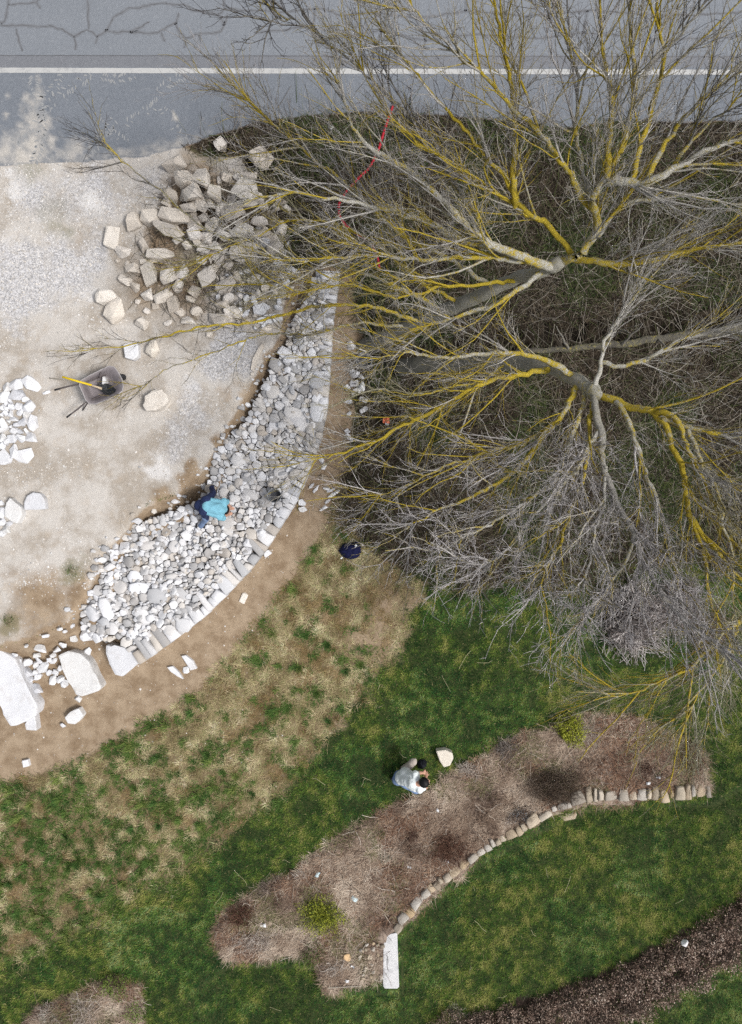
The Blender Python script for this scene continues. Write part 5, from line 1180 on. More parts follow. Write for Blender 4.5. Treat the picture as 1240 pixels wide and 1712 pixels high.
# hedge along the bottom right, one plant mass per bush
def build_hedge():
    bush_c = [(.04, .024, .018), (.14, .088, .066), (.30, .21, .165), (.50, .40, .33), (.76, .68, .60)]
    pts = [(752, 1712), (800, 1708), (850, 1700), (900, 1690), (950, 1670), (1000, 1652), (1045, 1632), (1090, 1610), (1135, 1588), (1180, 1560), (1222, 1535), (1262, 1505), (1000, 1700), (1060, 1676), (1110, 1650), (1160, 1622), (1210, 1590), (900, 1722)]
    h = thing('hedge', P(980, 1660, -.35), 'low brown leafy hedge running up the bottom right corner', 'hedge')
    for i, (x, y) in enumerate(pts):
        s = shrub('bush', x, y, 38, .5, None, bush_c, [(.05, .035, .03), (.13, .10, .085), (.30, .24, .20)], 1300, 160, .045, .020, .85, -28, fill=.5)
        for k in ('label', 'category'):
            if k in s: del s[k]
        kids = [c for c in bpy.data.objects if c.parent == s]
        s.parent = h; s.location = s.location-h.location
build_hedge()
# straws lying on the lawn
def straws():
    rg = np.random.default_rng(8); n = 60
    px = rg.uniform(100, 1230, n); py = rg.uniform(1000, 1690, n); m = ground_masks(px, py); k = m['lawn'] > .7; px = px[k]; py = py[k]; n = len(px)
    z = height(px, py)+.045; s = Pn(px, py, z); th = rg.uniform(0, 6.28, n); L = rg.uniform(.08, .45, n)
    d = np.stack([np.cos(th), np.sin(th), np.zeros(n)], 1); q = np.linspace(0, 1, 4)[None, :, None]
    pth = s[:, None]+d[:, None]*L[:, None, None]*q; pth[:, :, :2] += rg.normal(0, .012, (n, 4, 2))
    V, F = tubes(pth, np.full((n, 4), .0045), 3)
    obj('straws', np_mesh('straws', V, F, {'col': np.tile([.42, .40, .24], (len(V), 1))}), M_straw, kind='stuff', label='pale straws and twigs lying on the lawn', cat='straw')
straws()

# ------------------------------------------------------------------ stone edging of the bed, slab, corner
def build_edging():
    r = random.Random(31)
    e = thing('stone_edging', P(900, 1375, -.3), 'curved row of weathered beige stones holding the lower edge of the bed', 'edging')
    ex = np.array(EDGEL, float); seg = np.hypot(*(ex[1:]-ex[:-1]).T); s = np.concatenate([[0], np.cumsum(seg)])
    q = 0
    while q < s[-1]-3:
        far = q < 215
        w = r.choice([8, 10, 12, 15, 19, 24]) if not far else r.choice([8, 10, 13, 17, 25]); d = (r.uniform(10, 24) if far else r.uniform(6, 12))
        
        qq = q+w/2; x = np.interp(qq, s, ex[:, 0]); y = np.interp(qq, s, ex[:, 1]); x2 = np.interp(qq+3, s, ex[:, 0]); y2 = np.interp(qq+3, s, ex[:, 1]); x1 = np.interp(qq-3, s, ex[:, 0]); y1 = np.interp(qq-3, s, ex[:, 1])
        l = math.hypot(x2-x1, y2-y1); tx, ty = (x2-x1)/l, (y2-y1)/l; nx, ny = ty, -tx
        if ny > 0: nx, ny = -nx, -ny
        a_ = w/2-.5; pr = r.uniform(1, 5)
        c = [(-a_, -pr), (0, -pr-r.uniform(0, 1.5)), (a_, -pr), (a_*r.uniform(.85, 1.05), d*.5), (a_*r.uniform(.5, .9), d), (-a_*r.uniform(.5, .9), d), (-a_*r.uniform(.85, 1.05), d*.5)]
        z1 = .12+r.uniform(-.07, .05); x += nx*r.uniform(-2, 2.5); y += ny*r.uniform(-2, 2.5)
        poly = ccw([tuple(P(x+tx*u+nx*v, y+ty*u+ny*v, z1))[:2] for u, v in c])
        V, F = prism_verts(poly, -.42, z1, .022, r, .16, .02, .88, .97)
        world_child('stone', np_mesh('stone', np.array(V), np.array(F)), M_edge, e); q += w
build_edging()
block('stone_block', [(938, 1357), (950, 1352), (962, 1353), (965, 1362), (962, 1370), (944, 1373), (937, 1367)], -.35, .34, M_edge, 'pale square stone jutting from the edging below the brown bush', 'stone block', .03, .012, 33)
M_conc = mat_stone('grey_stone_slab', [(.60, .60, .61), (.62, .62, .63)], (.30, .30, .31), .75)
block('stone_slab', [(641, 1570), (652, 1562), (664, 1559), (665, 1600), (667, 1650), (664, 1653), (643, 1653), (640, 1648)], -.34, .40, M_conc, 'long grey white stone slab ending the edging', 'stone slab', .012, .004, 34)
for x, y, l, w, an, lab in ((622, 1643, 26, 10, 8, 'flat stone course at the bottom corner left of the slab'), (634, 1632, 14, 18, 0, 'upright stone leaning on the left side of the slab'), (609, 1647, 12, 8, 0, 'small stone at the bottom corner of the bed'), (616, 1622, 12, 10, 0, 'beige rubble stone left of the slab middle')):
    stone(x, y, l, w, an, M_edge, 'loose_stone', lab, z=-.05)
r_ = random.Random(9)
for i in range(26):
    stone(r_.uniform(600, 640), r_.uniform(1575, 1640), r_.uniform(4, 9), r_.uniform(4, 7), r_.uniform(0, 180), M_edge, 'pebble', 'small beige pebble in the bed beside the slab', 'pebble', 'pebbles beside the slab')
stone(580, 1601, 12, 14, -70, mat_plain('orange_stone', (.60, .42, .24), .9, .2), 'loose_stone', 'oval orange tan stone lying in the bed corner', h=.06)
# thin board edging at the lower left corner of the bed
def board(name, a, b, z0, z1, th, m, label, cat):
    A = P(*a, z1); B = P(*b, z1); d = (B-A).normalized(); n = Vector((-d.y, d.x, 0))*th/2
    bm = bmesh.new()
    vs = [bm.verts.new((q.x+s*n.x, q.y+s*n.y, z)) for z in (z0, z1) for q, s in ((A, 1), (B, 1), (B, -1), (A, -1))]
    for f in ((3, 2, 1, 0), (4, 5, 6, 7), (0, 1, 5, 4), (1, 2, 6, 5), (2, 3, 7, 6), (3, 0, 4, 7)): bm.faces.new([vs[i] for i in f])
    bmesh.ops.bevel(bm, geom=bm.edges[:], offset=th*.2, segments=1, affect='EDGES')
    c = (A+B)/2; c.z = z0
    me = bpy.data.meshes.new(name); bm.to_mesh(me); bm.free(); me.transform(Matrix.Translation(-c)); me.materials.append(m)
    o = obj(name, me, m, None, label, cat); o.location = c; return o
M_wood = mat_plain('weathered_wood', (.34, .31, .26), .9, .3, 20)
board('edging_board', (548, 1652), (604, 1649), -.4, .06, .022, M_wood, 'thin weathered board closing the bottom left corner of the bed', 'board')
# plant labels
M_plastic = mat_plain('white_plastic', (.78, .80, .82), .4, .05, 8, bmp=0)
M_blue = mat_plain('pale_blue_plastic', (.55, .68, .72), .4, .05, 8, bmp=0)
for x, y, l, an, mm, lab in [(531, 1461, 9, -60, M_blue, 'pale blue plant label near the left middle of the bed'), (592, 1502, 11, 30, M_blue, 'bluish plant label right of the yellow green bush'), (440, 1546, 10, -10, M_white and M_plastic, 'white plant label at the left tip of the bed'), (684, 1449, 6, 0, M_plastic, 'small white plant label left of the red shrub'), (747, 1439, 6, 0, M_plastic, 'white plant label stuck in the low red shrub'), (589, 1615, 6, 20, M_plastic, 'upper white plant label in the bed corner'), (580, 1639, 7, 10, M_plastic, 'lower white plant label in the bed corner'), (731, 1354, 6, 60, M_plastic, 'white plant label below the crouching person'), (1083, 1309, 7, 0, M_plastic, 'white plant label near the right end of the edging'), (1099, 1299, 6, 0, M_plastic, 'white plant label in the tiny dark plant'), (553, 214, 9, 40, M_plastic, 'white scrap lying on the verge near the asphalt'), (613, 384, 9, 20, M_plastic, 'white scrap on the bank beside the red hose')]:
    c = G(x, y); t = thing('plant_label' if 'label' in lab else 'plastic_scrap', c, lab, 'plant label' if 'label' in lab else 'litter', rz=-math.radians(an))
    bm = bmesh.new(); L = l/PPM
    bmesh.ops.create_grid(bm, x_segments=4, y_segments=3, size=.5)
    for v in bm.verts:
        v.co = (v.co.x*L, v.co.y*L*.62, .035+.12*v.co.x*L+.02*math.sin(v.co.x*5+x)+.012*math.cos(v.co.y*7))
    bmesh.ops.solidify(bm, geom=bm.faces[:], thickness=.003)
    me = bpy.data.meshes.new('plate'); bm.to_mesh(me); bm.free(); obj('plate', me, mm, t)
    if 'label' in lab:
        V, F = tubes(np.array([[[L*.4, 0, -.06], [L*.4, 0, 0], [L*.4, 0, .055]]]), np.full((1, 3), .004), 5)
        obj('stake', np_mesh('stake', V, F), mm, t)

# ------------------------------------------------------------------ generic mesh bits for made things
def tube_mesh(name, pts, rad, sides=8, cap=True):
    p = np.array([tuple(q) for q in pts], float); r = np.broadcast_to(np.asarray(rad, float), (len(p),))
    V, F = tubes(p[None], r[None], sides); bm = bmesh.new()
    vs = [bm.verts.new(v) for v in V]
    for f in F: bm.faces.new([vs[i] for i in f])
    if cap:
        bm.faces.new(vs[:sides][::-1]); bm.faces.new(vs[-sides:])
    for f in bm.faces: f.smooth = True
    me = bpy.data.meshes.new(name); bm.to_mesh(me); bm.free(); return me
def lathe(name, prof, seg=28):
    V = []; F = []; n = len(prof)
    for i in range(seg):
        th = i/seg*2*math.pi
        for r, z in prof: V.append((r*math.cos(th), r*math.sin(th), z))
    for i in range(seg):
        j = (i+1) % seg
        for k in range(n-1): F.append((i*n+k, j*n+k, j*n+k+1, i*n+k+1))
    return np_mesh(name, V, F, smooth=True)

# buckets
M_rubber = mat_plain('grey_rubber', (.17, .18, .195), .6, .25, 12); M_fill = mat_plain('dark_bucket_fill', (.07, .073, .083), .6, .35, 20); M_wire = mat_plain('galvanised_wire', (.45, .46, .47), .4, .1, 20, metal=.6)
def bucket(px, py, z, R, hgt, lab, tilt=(0, 0)):
    t = thing('bucket', P(px, py, z), lab, 'bucket'); t.rotation_euler = (tilt[0], tilt[1], .4)
    r0 = R*.74
    obj('shell', lathe('shell', [(0.001, 0), (r0, 0), (r0*1.02, .01), (R*.97, hgt*.93), (R*1.04, hgt*.94), (R*1.05, hgt), (R*.95, hgt), (R*.93, hgt*.93), (r0*.95, .02), (.001, .02)]), M_rubber, t)
    obj('contents', lathe('contents', [(.001, hgt*.32), (R*.3, hgt*.30), (R*.6, hgt*.27), (R*.80, hgt*.26)]), M_fill, t)  # dark disc low in the bucket, darker than the shell
    hp = [(R*1.03*math.cos(a), R*1.03*math.sin(a)*.98, hgt*.95+.03*math.sin(a)) for a in np.linspace(0, math.pi, 14)]
    obj('handle', tube_mesh('handle', hp, .004, 6), M_wire, t)
bucket(461, 829, .50, .140, .26, 'grey bucket standing on the white stones of the wall')
bucket(605, 607, .0, .165, .30, 'grey bucket in the shade at the foot of the leaning trunks', (.1, .12))

# red corrugated hose
def hose():
    m = mat_plain('red_plastic', (.46, .022, .04), .5, .45, 5)
    def one(pts, lab):
        p = np.array([tuple(P(x, y, z)) for x, y, z in pts]); seg = np.linalg.norm(p[1:]-p[:-1], axis=1); s = np.concatenate([[0], np.cumsum(seg)]); q = np.arange(0, s[-1], .009)
        o = np.stack([np.interp(q, s, p[:, i]) for i in range(3)], 1)
        for _ in range(60): o[1:-1] = (o[:-2]+2*o[1:-1]+o[2:])/4
        r = .025+.004*np.sign(np.sin(q/.036*2*np.pi))
        c = P(pts[0][0], pts[0][1], pts[0][2]); o = o-np.array(c)
        ob = obj('corrugated_hose', tube_mesh('corrugated_hose', o, r, 10), m, None, lab, 'hose'); ob.location = c
    one([(657, 176, .60), (650, 195, .66), (641, 222, .70), (633, 250, .66), (618, 280, .6), (600, 297, .56), (580, 318, .52), (566, 340, .52), (566, 360, .5), (578, 378, .46), (595, 390, .42), (612, 400, .36)], 'red corrugated hose curving down the bank under the branches')
    one([(622, 410, .34), (630, 425, .34), (633, 440, .26), (634, 452, .12)], 'short end of red hose sticking out of the bank')
hose()
# small orange thing near the trunk
def orange_flag():
    c = G(645, 705); t = thing('marker_flag', c, 'small crumpled orange and white marker on the bank below the trunks', 'marker')
    bm = bmesh.new(); bmesh.ops.create_grid(bm, x_segments=6, y_segments=5, size=.5)
    for v in bm.verts: v.co = (v.co.x*.14, v.co.y*.12, .22+.03*math.sin(v.co.x*9)+.03*math.cos(v.co.y*8+v.co.x*4))
    bmesh.ops.solidify(bm, geom=bm.faces[:], thickness=.004); me = bpy.data.meshes.new('cloth'); bm.to_mesh(me); bm.free()
    obj('cloth', me, mat_plain('orange_fabric', (.70, .22, .12), .7, .3, 10), t)
    me2 = me.copy(); me2.materials.clear(); o = obj('tail', me2, M_plastic, t); o.scale = (.5, .5, 1); o.location = (.02, -.07, -.02)
    obj('stake', tube_mesh('stake', [(0, 0, -.05), (0, 0, .1), (0, 0, .23)], .008, 6), M_wood, t)
orange_flag()

# navy jacket / black bag: crumpled cloth
def crumple(name, outline, z0, h, m, label, cat, seed, scrap=None):
    pts = ccw([tuple(P(x, y, z0+h*.5))[:2] for x, y in outline]); c = Vector((sum(p[0] for p in pts)/len(pts), sum(p[1] for p in pts)/len(pts), z0))
    rings = 9; n = 40; V = []; F = []
    # resample outline
    p = np.array(pts+[pts[0]]); seg = np.hypot(*(p[1:]-p[:-1]).T); s = np.concatenate([[0], np.cumsum(seg)]); q = np.linspace(0, s[-1], n, endpoint=False)
    ox = np.interp(q, s, p[:, 0])-c.x; oy = np.interp(q, s, p[:, 1])-c.y
    for k in range(rings):
        f = 1-k/(rings-1)
        for i in range(n):
            x, y = ox[i]*f, oy[i]*f
            zz = h*(1-f**3)*(.55+.9*float(fbm(np.array([x*9+seed]), np.array([y*9]), 1, seed, 3)[0]))
            fold = .10*h*math.sin(i*1.3+k*.6+seed)*f
            V.append((x, y, max(0, zz+fold)))
    for k in range(rings-1):
        for i in range(n): j = (i+1) % n; F.append((k*n+i, k*n+j, (k+1)*n+j, (k+1)*n+i))
    t = thing(name, c, label, cat)
    obj('fabric', np_mesh('fabric', V, F, smooth=True), m, t)
    for (sx, sy, sl, sm) in scrap or []:
        w = P(sx, sy, z0+h)-c
        bm = bmesh.new(); bmesh.ops.create_grid(bm, x_segments=3, y_segments=3, size=.5)
        for v in bm.verts: v.co = (v.co.x*sl, v.co.y*sl*.6, .02*math.sin(v.co.x*6))
        bmesh.ops.solidify(bm, geom=bm.faces[:], thickness=.004); me = bpy.data.meshes.new('patch'); bm.to_mesh(me); bm.free()
        o = obj('patch', me, sm, t); o.location = (w.x, w.y, h*.95); o.rotation_euler = (.2, .1, .9)
M_navy = mat_plain('navy_cloth', (.006, .008, .045), .85, .35, 8); M_black = mat_plain('black_cloth', (.008, .009, .014), .7, .3, 8)
crumple('jacket', [(565, 921), (573, 910), (585, 908), (598, 906), (604, 915), (602, 928), (597, 933), (585, 936), (574, 932)], .05, .16, M_navy, 'crumpled dark navy jacket lying on the dry grass', 'jacket', 4, [(594, 913, .07, M_plastic), (571, 933, .05, M_plastic)])
crumple('bag', [(696, 1277), (700, 1271), (709, 1270), (714, 1275), (713, 1283), (706, 1288), (699, 1286)], 0, .14, M_black, 'black bag on the grass in front of the crouching person', 'bag', 9)

# ------------------------------------------------------------------ wheelbarrow and shovel
def wheelbarrow():
    z0 = hz(165, 645)
    M_tray = mat_plain('dull_grey_steel', (.25, .225, .235), .6, .35, 9, metal=.15); M_fr = mat_plain('dark_frame_paint', (.10, .085, .085), .6, .3, 20); M_tyre = mat_plain('black_tyre', (.03, .03, .033), .8, .3, 20)
    M_rim = mat_plain('tray_rim_steel', (.42, .40, .40), .5, .25, 14, metal=.2)
    zr = z0+.60
    t = thing('wheelbarrow', P(165, 645, z0), 'grey metal wheelbarrow with a yellow shovel in it standing on the sand', 'wheelbarrow')
    def loc(px, py, z): return P(px, py, z)-t.location
    top = [(134.5, 637), (150, 628), (168, 619), (182, 612.5), (190, 614), (197, 623), (203, 634), (205, 645), (204, 653), (197, 659), (178, 668), (160, 675), (150, 674.5), (144, 669), (138, 655), (133, 644)]
    c0 = (170, 645)
    def ring(k, z, sh=(0, 0)):
        return [tuple(loc(c0[0]+sh[0]+(x-c0[0])*k, c0[1]+sh[1]+(y-c0[1])*k, z)) for x, y in top]
    rings = [ring(1.03, zr-.012), ring(1.03, zr), ring(.985, zr), ring(.80, zr-.13, (-1, 1)), ring(.62, zr-.25, (-2, 1)), ring(.56, zr-.27, (-2, 1)), ring(.3, zr-.275, (-2, 1)), ring(.02, zr-.275, (-2, 1))]
    n = len(top); V = [v for r in rings for v in r]; F = [(k*n+i, k*n+(i+1) % n, (k+1)*n+(i+1) % n, (k+1)*n+i) for k in range(len(rings)-1) for i in range(n)]
    me = np_mesh('tray', V, F, smooth=True); o = obj('tray', me, M_tray, t)
    sm = o.modifiers.new('thickness', 'SOLIDIFY'); sm.thickness = .006; sm.offset = -1
    rp = [loc(x+(x-c0[0])*.02, y+(y-c0[1])*.02, zr) for x, y in top]; rp.append(rp[0])
    obj('rim', tube_mesh('rim', rp, .010, 7, cap=False), M_rim, o)
    for a, b, c_ in (((190, 622, z0+.30), (133, 642, z0+.50), (91, 652, z0+.52)), ((196, 650, z0+.30), (144, 672, z0+.48), (111, 698, z0+.50))):
        pts = [loc(*a), loc(*b), loc((b[0]+c_[0])/2+2, (b[1]+c_[1])/2-1, b[2]), loc(*c_)]
        hnd = obj('handle', tube_mesh('handle', pts, [.016, .016, .017, .015], 8), M_fr, t)
        g = [loc(c_[0]+(b[0]-c_[0])*.22, c_[1]+(b[1]-c_[1])*.22, c_[2]), loc(*c_)]
        obj('grip', tube_mesh('grip', g, .019, 8), M_tyre, hnd)
    for a, b in (((150, 668, z0+.4), (138, 686, z0)), ((150, 630, z0+.4), (146, 640, z0))):
        obj('leg', tube_mesh('leg', [loc(*a), loc((a[0]+b[0])/2, (a[1]+b[1])/2, z0+.18), loc(b[0], b[1], z0+.01)], .014, 7), M_fr, t)
    # wheel at the front
    R = .17; wpos = loc(196.5, 632, z0+R)
    prof = [(R*.55, -.02), (R*.75, -.035), (R*.93, -.04), (R, -.018), (R, .018), (R*.93, .04), (R*.75, .035), (R*.55, .02)]
    ax = (P(196, 650, 0)-P(190, 622, 0)).normalized(); rot = Vector((0, 0, 1)).rotation_difference(ax)
    w = obj('wheel', lathe('wheel', prof+[prof[0]], 24), M_tyre, t); w.location = wpos; w.rotation_mode = 'QUATERNION'; w.rotation_quaternion = rot
    obj('hub', lathe('hub', [(.001, -.03), (.03, -.03), (.035, -.008), (R*.56, -.008), (R*.56, .008), (.035, .008), (.03, .03), (.001, .03)], 20), M_fr, w)
    # shovel (rests in the tray)
    M_yel = mat_plain('yellow_paint', (.72, .52, .02), .45, .2, 10); M_ste = mat_plain('dark_shovel_steel', (.055, .06, .065), .5, .5, 14, metal=.3); M_ash = mat_plain('ash_wood', (.55, .45, .32), .7, .2, 20)
    c = P(150, 643, zr); s = thing('shovel', c, 'shovel with yellow handle lying in the wheelbarrow', 'shovel')
    def L2(px, py, z): return P(px, py, z)-c
    obj('handle', tube_mesh('handle', [L2(104, 630, zr+.16), L2(128, 637, zr+.10), L2(153, 644, zr+.03)], .021, 10), M_yel, s)
    obj('ferrule', tube_mesh('ferrule', [L2(152, 644, zr+.03), L2(162, 647, zr-.02), L2(170, 650, zr-.06)], [.018, .020, .026], 10), M_ash, s)
    bl = [(168, 646), (176, 641), (187, 644), (194, 652), (190, 660), (178, 660), (169, 654)]
    bm = bmesh.new(); cen = bm.verts.new(L2(180, 652, zr-.14)); ring_ = [bm.verts.new(L2(x, y, zr-.07-.002*(x-168))) for x, y in bl]
    for i in range(len(bl)): bm.faces.new((ring_[i], ring_[(i+1) % len(bl)], cen))
    bmesh.ops.solidify(bm, geom=bm.faces[:], thickness=.006); me = bpy.data.meshes.new('blade'); bm.to_mesh(me); bm.free(); obj('blade', me, M_ste, s)
    # second tool and mortar board in the tray
    c2 = P(170, 635, zr-.1); h = thing('hammer', c2, 'dark hammer lying against the far side of the tray', 'hammer')
    def L3(px, py, z): return P(px, py, z)-c2
    obj('handle', tube_mesh('handle', [L3(168, 622, zr-.02), L3(167, 634, zr-.1), L3(166, 643, zr-.14)], .011, 8), M_fr, h)
    obj('head', tube_mesh('head', [L3(160, 647, zr-.13), L3(166, 644, zr-.13), L3(172, 641, zr-.13)], [.022, .026, .022], 6), M_ste, h)
    block('mortar_board', [(171, 630), (175, 629), (177, 637), (173, 643), (170, 642)], zr-.2, .09, M_white, 'pale scrap of stone inside the wheelbarrow tray', 'rock', .01, .004, 51).name = 'stone_scrap'
    st = P(82, 632, z0+.02); q = obj('stick', tube_mesh('stick', [P(82, 632, z0+.02)-st, P(102, 634.5, z0+.03)-st, P(122, 638, z0+.02)-st], .010, 6), M_wood, None, 'thin grey stick on the sand under the shovel handle', 'stick'); q.location = st
wheelbarrow()

# ------------------------------------------------------------------ people
def lathe_capsule(p0, p1, r0, r1, seg=16, rings=5):
    p0 = np.array(p0, float); p1 = np.array(p1, float); d = p1-p0; L = np.linalg.norm(d); d = d/(L+1e-9)
    u, v = frames(d[None]); u = u[0]; v = v[0]; prof = []
    for k in range(rings+1): a = math.pi/2*(1-k/rings); prof.append((-r0*math.sin(a), r0*math.cos(a)))
    for k in range(1, 4): prof.append((L*k/4, r0+(r1-r0)*k/4))
    for k in range(rings+1): a = math.pi/2*k/rings; prof.append((L+r1*math.sin(a), r1*math.cos(a)))
    V = []; F = []
    for (t, r) in prof:
        for i in range(seg):
            th = i/seg*2*math.pi; V.append(p0+d*t+(u*math.cos(th)+v*math.sin(th))*max(r, 1e-4))
    m = len(prof)
    for k in range(m-1):
        for i in range(seg): j = (i+1) % seg; F.append((k*seg+i, k*seg+j, (k+1)*seg+j, (k+1)*seg+i))
    return np.array(V), np.array(F)
def hand_caps(wrist, dirv, side, m, curl=.5, s=1.0):
    """palm, four unequal bent fingers and a thumb; dirv along the fingers, side towards the thumb"""
    w = Vector(wrist); d = Vector(dirv).normalized(); sd = (Vector(side)-d*Vector(side).dot(d)).normalized(); nrm = d.cross(sd)
    C = []
    kn = w+d*.085*s
    for o in (-.028, -.009, .010, .028): C.append((w+sd*o*.7*s, kn+sd*o*s, .016*s, .013*s, m))
    for o, L in ((.030, .070), (.011, .080), (-.009, .075), (-.028, .058)):
        a = kn+sd*o*s; b = a+(d*math.cos(curl)+nrm*math.sin(curl))*L*.5*s; c = b+(d*math.cos(curl*2.2)+nrm*math.sin(curl*2.2))*L*.5*s
        C.append((a, b, .0098*s, .009*s, m)); C.append((b, c, .009*s, .0078*s, m))
    a = w+sd*.024*s+d*.02*s; b = a+(d*.55+sd*.8).normalized()*.042*s; c = b+(d*.9+sd*.25+nrm*.2).normalized()*.032*s
    C.append((a, b, .013*s, .0105*s, m)); C.append((b, c, .0105*s, .0085*s, m))
    return C
def person(label, base, caps, mats, head, hair_m, face_dir, vox=.0100, group=None):
    t = thing('person', base, label, 'person')
    off = np.array(base); VV = []; FF = []; n = 0
    for p0, p1, r0, r1, m in caps:
        V, F = lathe_capsule(np.array(p0)-off, np.array(p1)-off, r0, r1); VV.append(V); FF.append(F+n); n += len(V)
    me = np_mesh('body_raw', np.concatenate(VV), np.concatenate(FF))
    tmp = bpy.data.objects.new('tmp', me); COL.objects.link(tmp)
    rm = tmp.modifiers.new('r', 'REMESH'); rm.mode = 'VOXEL'; rm.voxel_size = vox; rm.use_smooth_shade = True
    s = tmp.modifiers.new('s', 'SMOOTH'); s.factor = .5; s.iterations = 4
    dg = bpy.context.evaluated_depsgraph_get(); body = bpy.data.meshes.new_from_object(tmp.evaluated_get(dg)); bpy.data.objects.remove(tmp)
    co = np.zeros(len(body.vertices)*3, np.float32); body.vertices.foreach_get('co', co); co = co.reshape(-1, 3)
    best = np.full(len(co), 1e9); lab = np.zeros(len(co), int)
    for p0, p1, r0, r1, m in caps:
        a = np.array(p0)-off; b = np.array(p1)-off; d = b-a; q = np.clip(((co-a)@d)/(d@d+1e-9), 0, 1)
        dist = np.linalg.norm(co-(a+q[:, None]*d), axis=1)-(r0+(r1-r0)*q); k = dist < best; best[k] = dist[k]; lab[k] = m
    # cloth folds
    nrm = np.zeros(len(co)*3, np.float32); body.vertices.foreach_get('normal', nrm); nrm = nrm.reshape(-1, 3)
    f = fbm((co[:, 0]*.8+co[:, 2]*.6)*1.0+5, co[:, 1]-co[:, 2]*.4, .085, 17, 3)-.5
    amp = np.where(lab <= 2, .034, .001); co = co+nrm*(f*amp)[:, None]
    body.vertices.foreach_set('co', co.ravel().astype(np.float32))
    body.materials.clear()
    for m in mats: body.materials.append(m)
    nl = len(body.polygons); pi = np.zeros(nl, np.int32)
    lt = np.zeros(nl, np.int32); body.polygons.foreach_get('loop_start', lt); lv = np.zeros(len(body.loops), np.int32); body.loops.foreach_get('vertex_index', lv)
    pi = lab[lv[lt]].astype(np.int32); body.polygons.foreach_set('material_index', pi); body.polygons.foreach_set('use_smooth', np.ones(nl, bool)); body.name = 'body'
    obj('body', body, None, t)
    # hair: rough cap on the crown and back of the head
    hc, hr = head; V, F = lathe_capsule(np.zeros(3)-np.array([0, 0, .001]), np.array([0, 0, .001]), 1, 1, 28, 10)
    fd = Vector(face_dir).normalized()
    d = V @ np.array(fd); keep = d < .30
    rad = 1.10+.16*(fbm(V[:, 0]*1.0+3, V[:, 1]+V[:, 2], .22, 5, 3)-.5)
    V2 = V*rad[:, None]*hr*np.array([1.0, 1.0, 1.02]); Fk = F[keep[F].all(1)]
    o = obj('hair', np_mesh('hair', V2+np.array(hc)-off, Fk, smooth=True), hair_m, t)
    so = o.modifiers.new('t', 'SOLIDIFY'); so.thickness = .012
    return t
M_skin = mat_plain('skin', (.50, .29, .21), .55, .12, 12, bmp=.05); M_bshirt = mat_plain('light_blue_cotton', (.20, .46, .585), .9, .14, 7, bmp=.4); M_navyt = mat_plain('navy_work_trousers', (.020, .030, .085), .9, .3, 9)
M_jean = mat_plain('faded_blue_jeans', (.17, .245, .40), .9, .25, 9); M_wshirt = mat_plain('white_cotton', (.74, .79, .80), .9, .06, 9); M_beiget = mat_plain('dusty_beige_trousers', (.42, .37, .33), .9, .15, 9); M_boot = mat_plain('dark_boots', (.03, .03, .035), .7, .3, 14); M_hair = mat_plain('black_hair', (.008, .007, .008), .55, .3, 40)
def worker():
    g1 = P(353, 812, .12); base = P(341, 848, .36)
    # material slots: 0 shirt, 1 navy trousers, 2 jeans, 3 skin, 4 boots
    hipA = P(345, 838, 1.20); hipB = P(341, 853, 1.20); pel = P(344, 846, 1.24); ch = P(365, 850, 1.22); shA = P(374, 838, 1.16); shB = P(368, 864, 1.16); nk = P(373, 851, 1.06); hd = P(376, 852, .93)
    knA = P(356, 825, .80); anA = P(354, 815, .42); knB = P(344, 868, .84); anB = P(335, 880, .50)
    elA = P(380, 841, .88); wrA = P(384, 849, .66); elB = P(374, 865, .88); wrB = P(380, 860, .66)
    c = [(P(347, 846, 1.22), P(366, 851, 1.20), .125, .130, 0), (P(350, 838, 1.20), P(374, 842, 1.16), .075, .075, 0), (P(347, 855, 1.20), P(368, 861, 1.16), .075, .080, 0), (P(345, 839, 1.17), P(342, 853, 1.17), .085, .085, 0), (shA, shB, .072, .072, 0), (ch, P(372, 852, 1.14), .11, .09, 0),
         (hipA, hipB, .115, .115, 1), (P(335, 845, 1.12), P(340, 846, 1.16), .125, .125, 1), (hipA, knA, .092, .066, 1), (knA, anA, .064, .05, 1), (hipB, knB, .092, .066, 1), (knB, anB, .064, .05, 2), (P(342, 862, .98), knB, .082, .068, 2),
         (anA, P(354, 814, .36), .045, .04, 4), (P(354, 815, .38), P(363, 812, .35), .044, .038, 4), (anB, P(334, 881, .43), .045, .04, 4), (P(333, 881, .43), P(343, 886, .41), .044, .038, 4),
         (nk, hd, .055, .06, 3), (hd, P(378, 853, .87), .088, .078, 3), (P(383, 853, .88), P(385, 853, .865), .014, .010, 3), (P(377, 845, .90), P(376.5, 844, .91), .02, .012, 3), (P(377, 861, .90), P(376.5, 862, .91), .02, .012, 3),
         (shA, P(379, 839, 1.02), .064, .058, 0), (P(379, 839, 1.02), elA, .048, .042, 3), (elA, wrA, .042, .028, 3), (shB, P(373, 866, 1.02), .064, .058, 0), (P(373, 866, 1.02), elB, .048, .042, 3), (elB, wrB, .042, .028, 3)]
    c += hand_caps(wrA, (.25, -.1, -1), (0, 1, 0), 3, .4); c += hand_caps(wrB, (.25, .1, -1), (0, 1, 0), 3, .4)
    person('worker in a light blue shirt bending over the white rubble', base, c, [M_bshirt, M_navyt, M_jean, M_skin, M_boot], (hd, .092), M_hair, (.55, .05, -1))
worker()
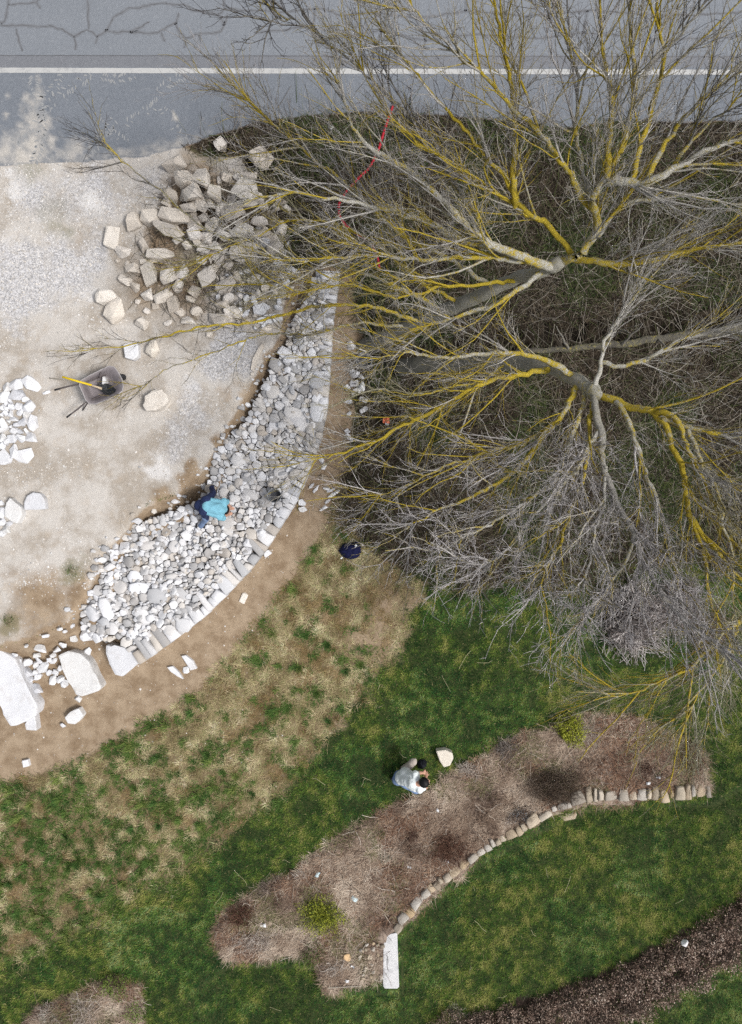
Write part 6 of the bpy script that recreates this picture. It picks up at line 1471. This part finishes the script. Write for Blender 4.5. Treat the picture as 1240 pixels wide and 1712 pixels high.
def crouching():
    base = P(672, 1298, 0)
    # slots: 0 shirt, 1 jeans, 2 beige trousers, 3 skin, 4 boots
    pel = P(672, 1300, .42); ch = P(692, 1307, .74); nk = P(702, 1309, .86); hd = P(709, 1308, .95); shA = P(694, 1294, .80); shB = P(701, 1320, .80)
    knA = P(691, 1273, .52); anA = P(674, 1283, .12); knB = P(695, 1322, .30); anB = P(662, 1306, .10)
    elA = P(699, 1292, .52); wrA = P(707, 1292, .33); elB = P(712, 1316, .52); wrB = P(712, 1298, .33)
    c = [(pel, ch, .150, .150, 0), (P(676, 1291, .50), P(690, 1298, .72), .10, .10, 0), (P(678, 1306, .50), P(694, 1316, .72), .10, .10, 0), (shA, shB, .078, .078, 0), (P(668, 1298, .34), P(671, 1300, .40), .13, .14, 1), (P(665, 1304, .30), P(671, 1300, .36), .12, .12, 1),
         (P(675, 1291, .38), knA, .092, .070, 2), (knA, anA, .066, .048, 2), (P(674, 1308, .38), knB, .09, .068, 1), (knB, anB, .064, .05, 1),
         (anA, P(672, 1284, .06), .045, .042, 4), (P(671, 1285, .05), P(682, 1278, .045), .044, .036, 4), (anB, P(658, 1304, .07), .045, .04, 4), (P(660, 1305, .06), P(655, 1302, .06), .044, .036, 4),
         (nk, hd, .055, .06, 3), (P(698, 1309, .84), nk, .062, .058, 3), (hd, P(711.5, 1307, .89), .088, .08, 3), (P(717, 1305.5, .90), P(718.5, 1305, .885), .014, .010, 3), (P(708, 1300, .92), P(707.5, 1299, .93), .02, .012, 3), (P(711, 1316, .92), P(710.5, 1317, .93), .02, .012, 3),
         (shA, P(697, 1293, .66), .062, .055, 0), (P(697, 1293, .66), elA, .046, .042, 3), (elA, wrA, .041, .028, 3), (shB, P(707, 1318, .66), .062, .055, 0), (P(707, 1318, .66), elB, .046, .042, 3), (elB, wrB, .041, .028, 3)]
    c += hand_caps(wrA, (.6, .1, -.8), (0, -1, 0), 3, .5); c += hand_caps(wrB, (.1, .7, -.7), (1, 0, 0), 3, .5)
    person('person in a white shirt with black hair crouching at the edge of the bed', base, c, [M_wshirt, M_jean, M_beiget, M_skin, M_boot], (hd, .098), M_hair, (.75, .1, -1))
crouching()

# totals
dgt = sum(len(m.polygons)*2 for m in bpy.data.meshes)
print('approx tris', dgt, 'objects', len(bpy.data.objects))
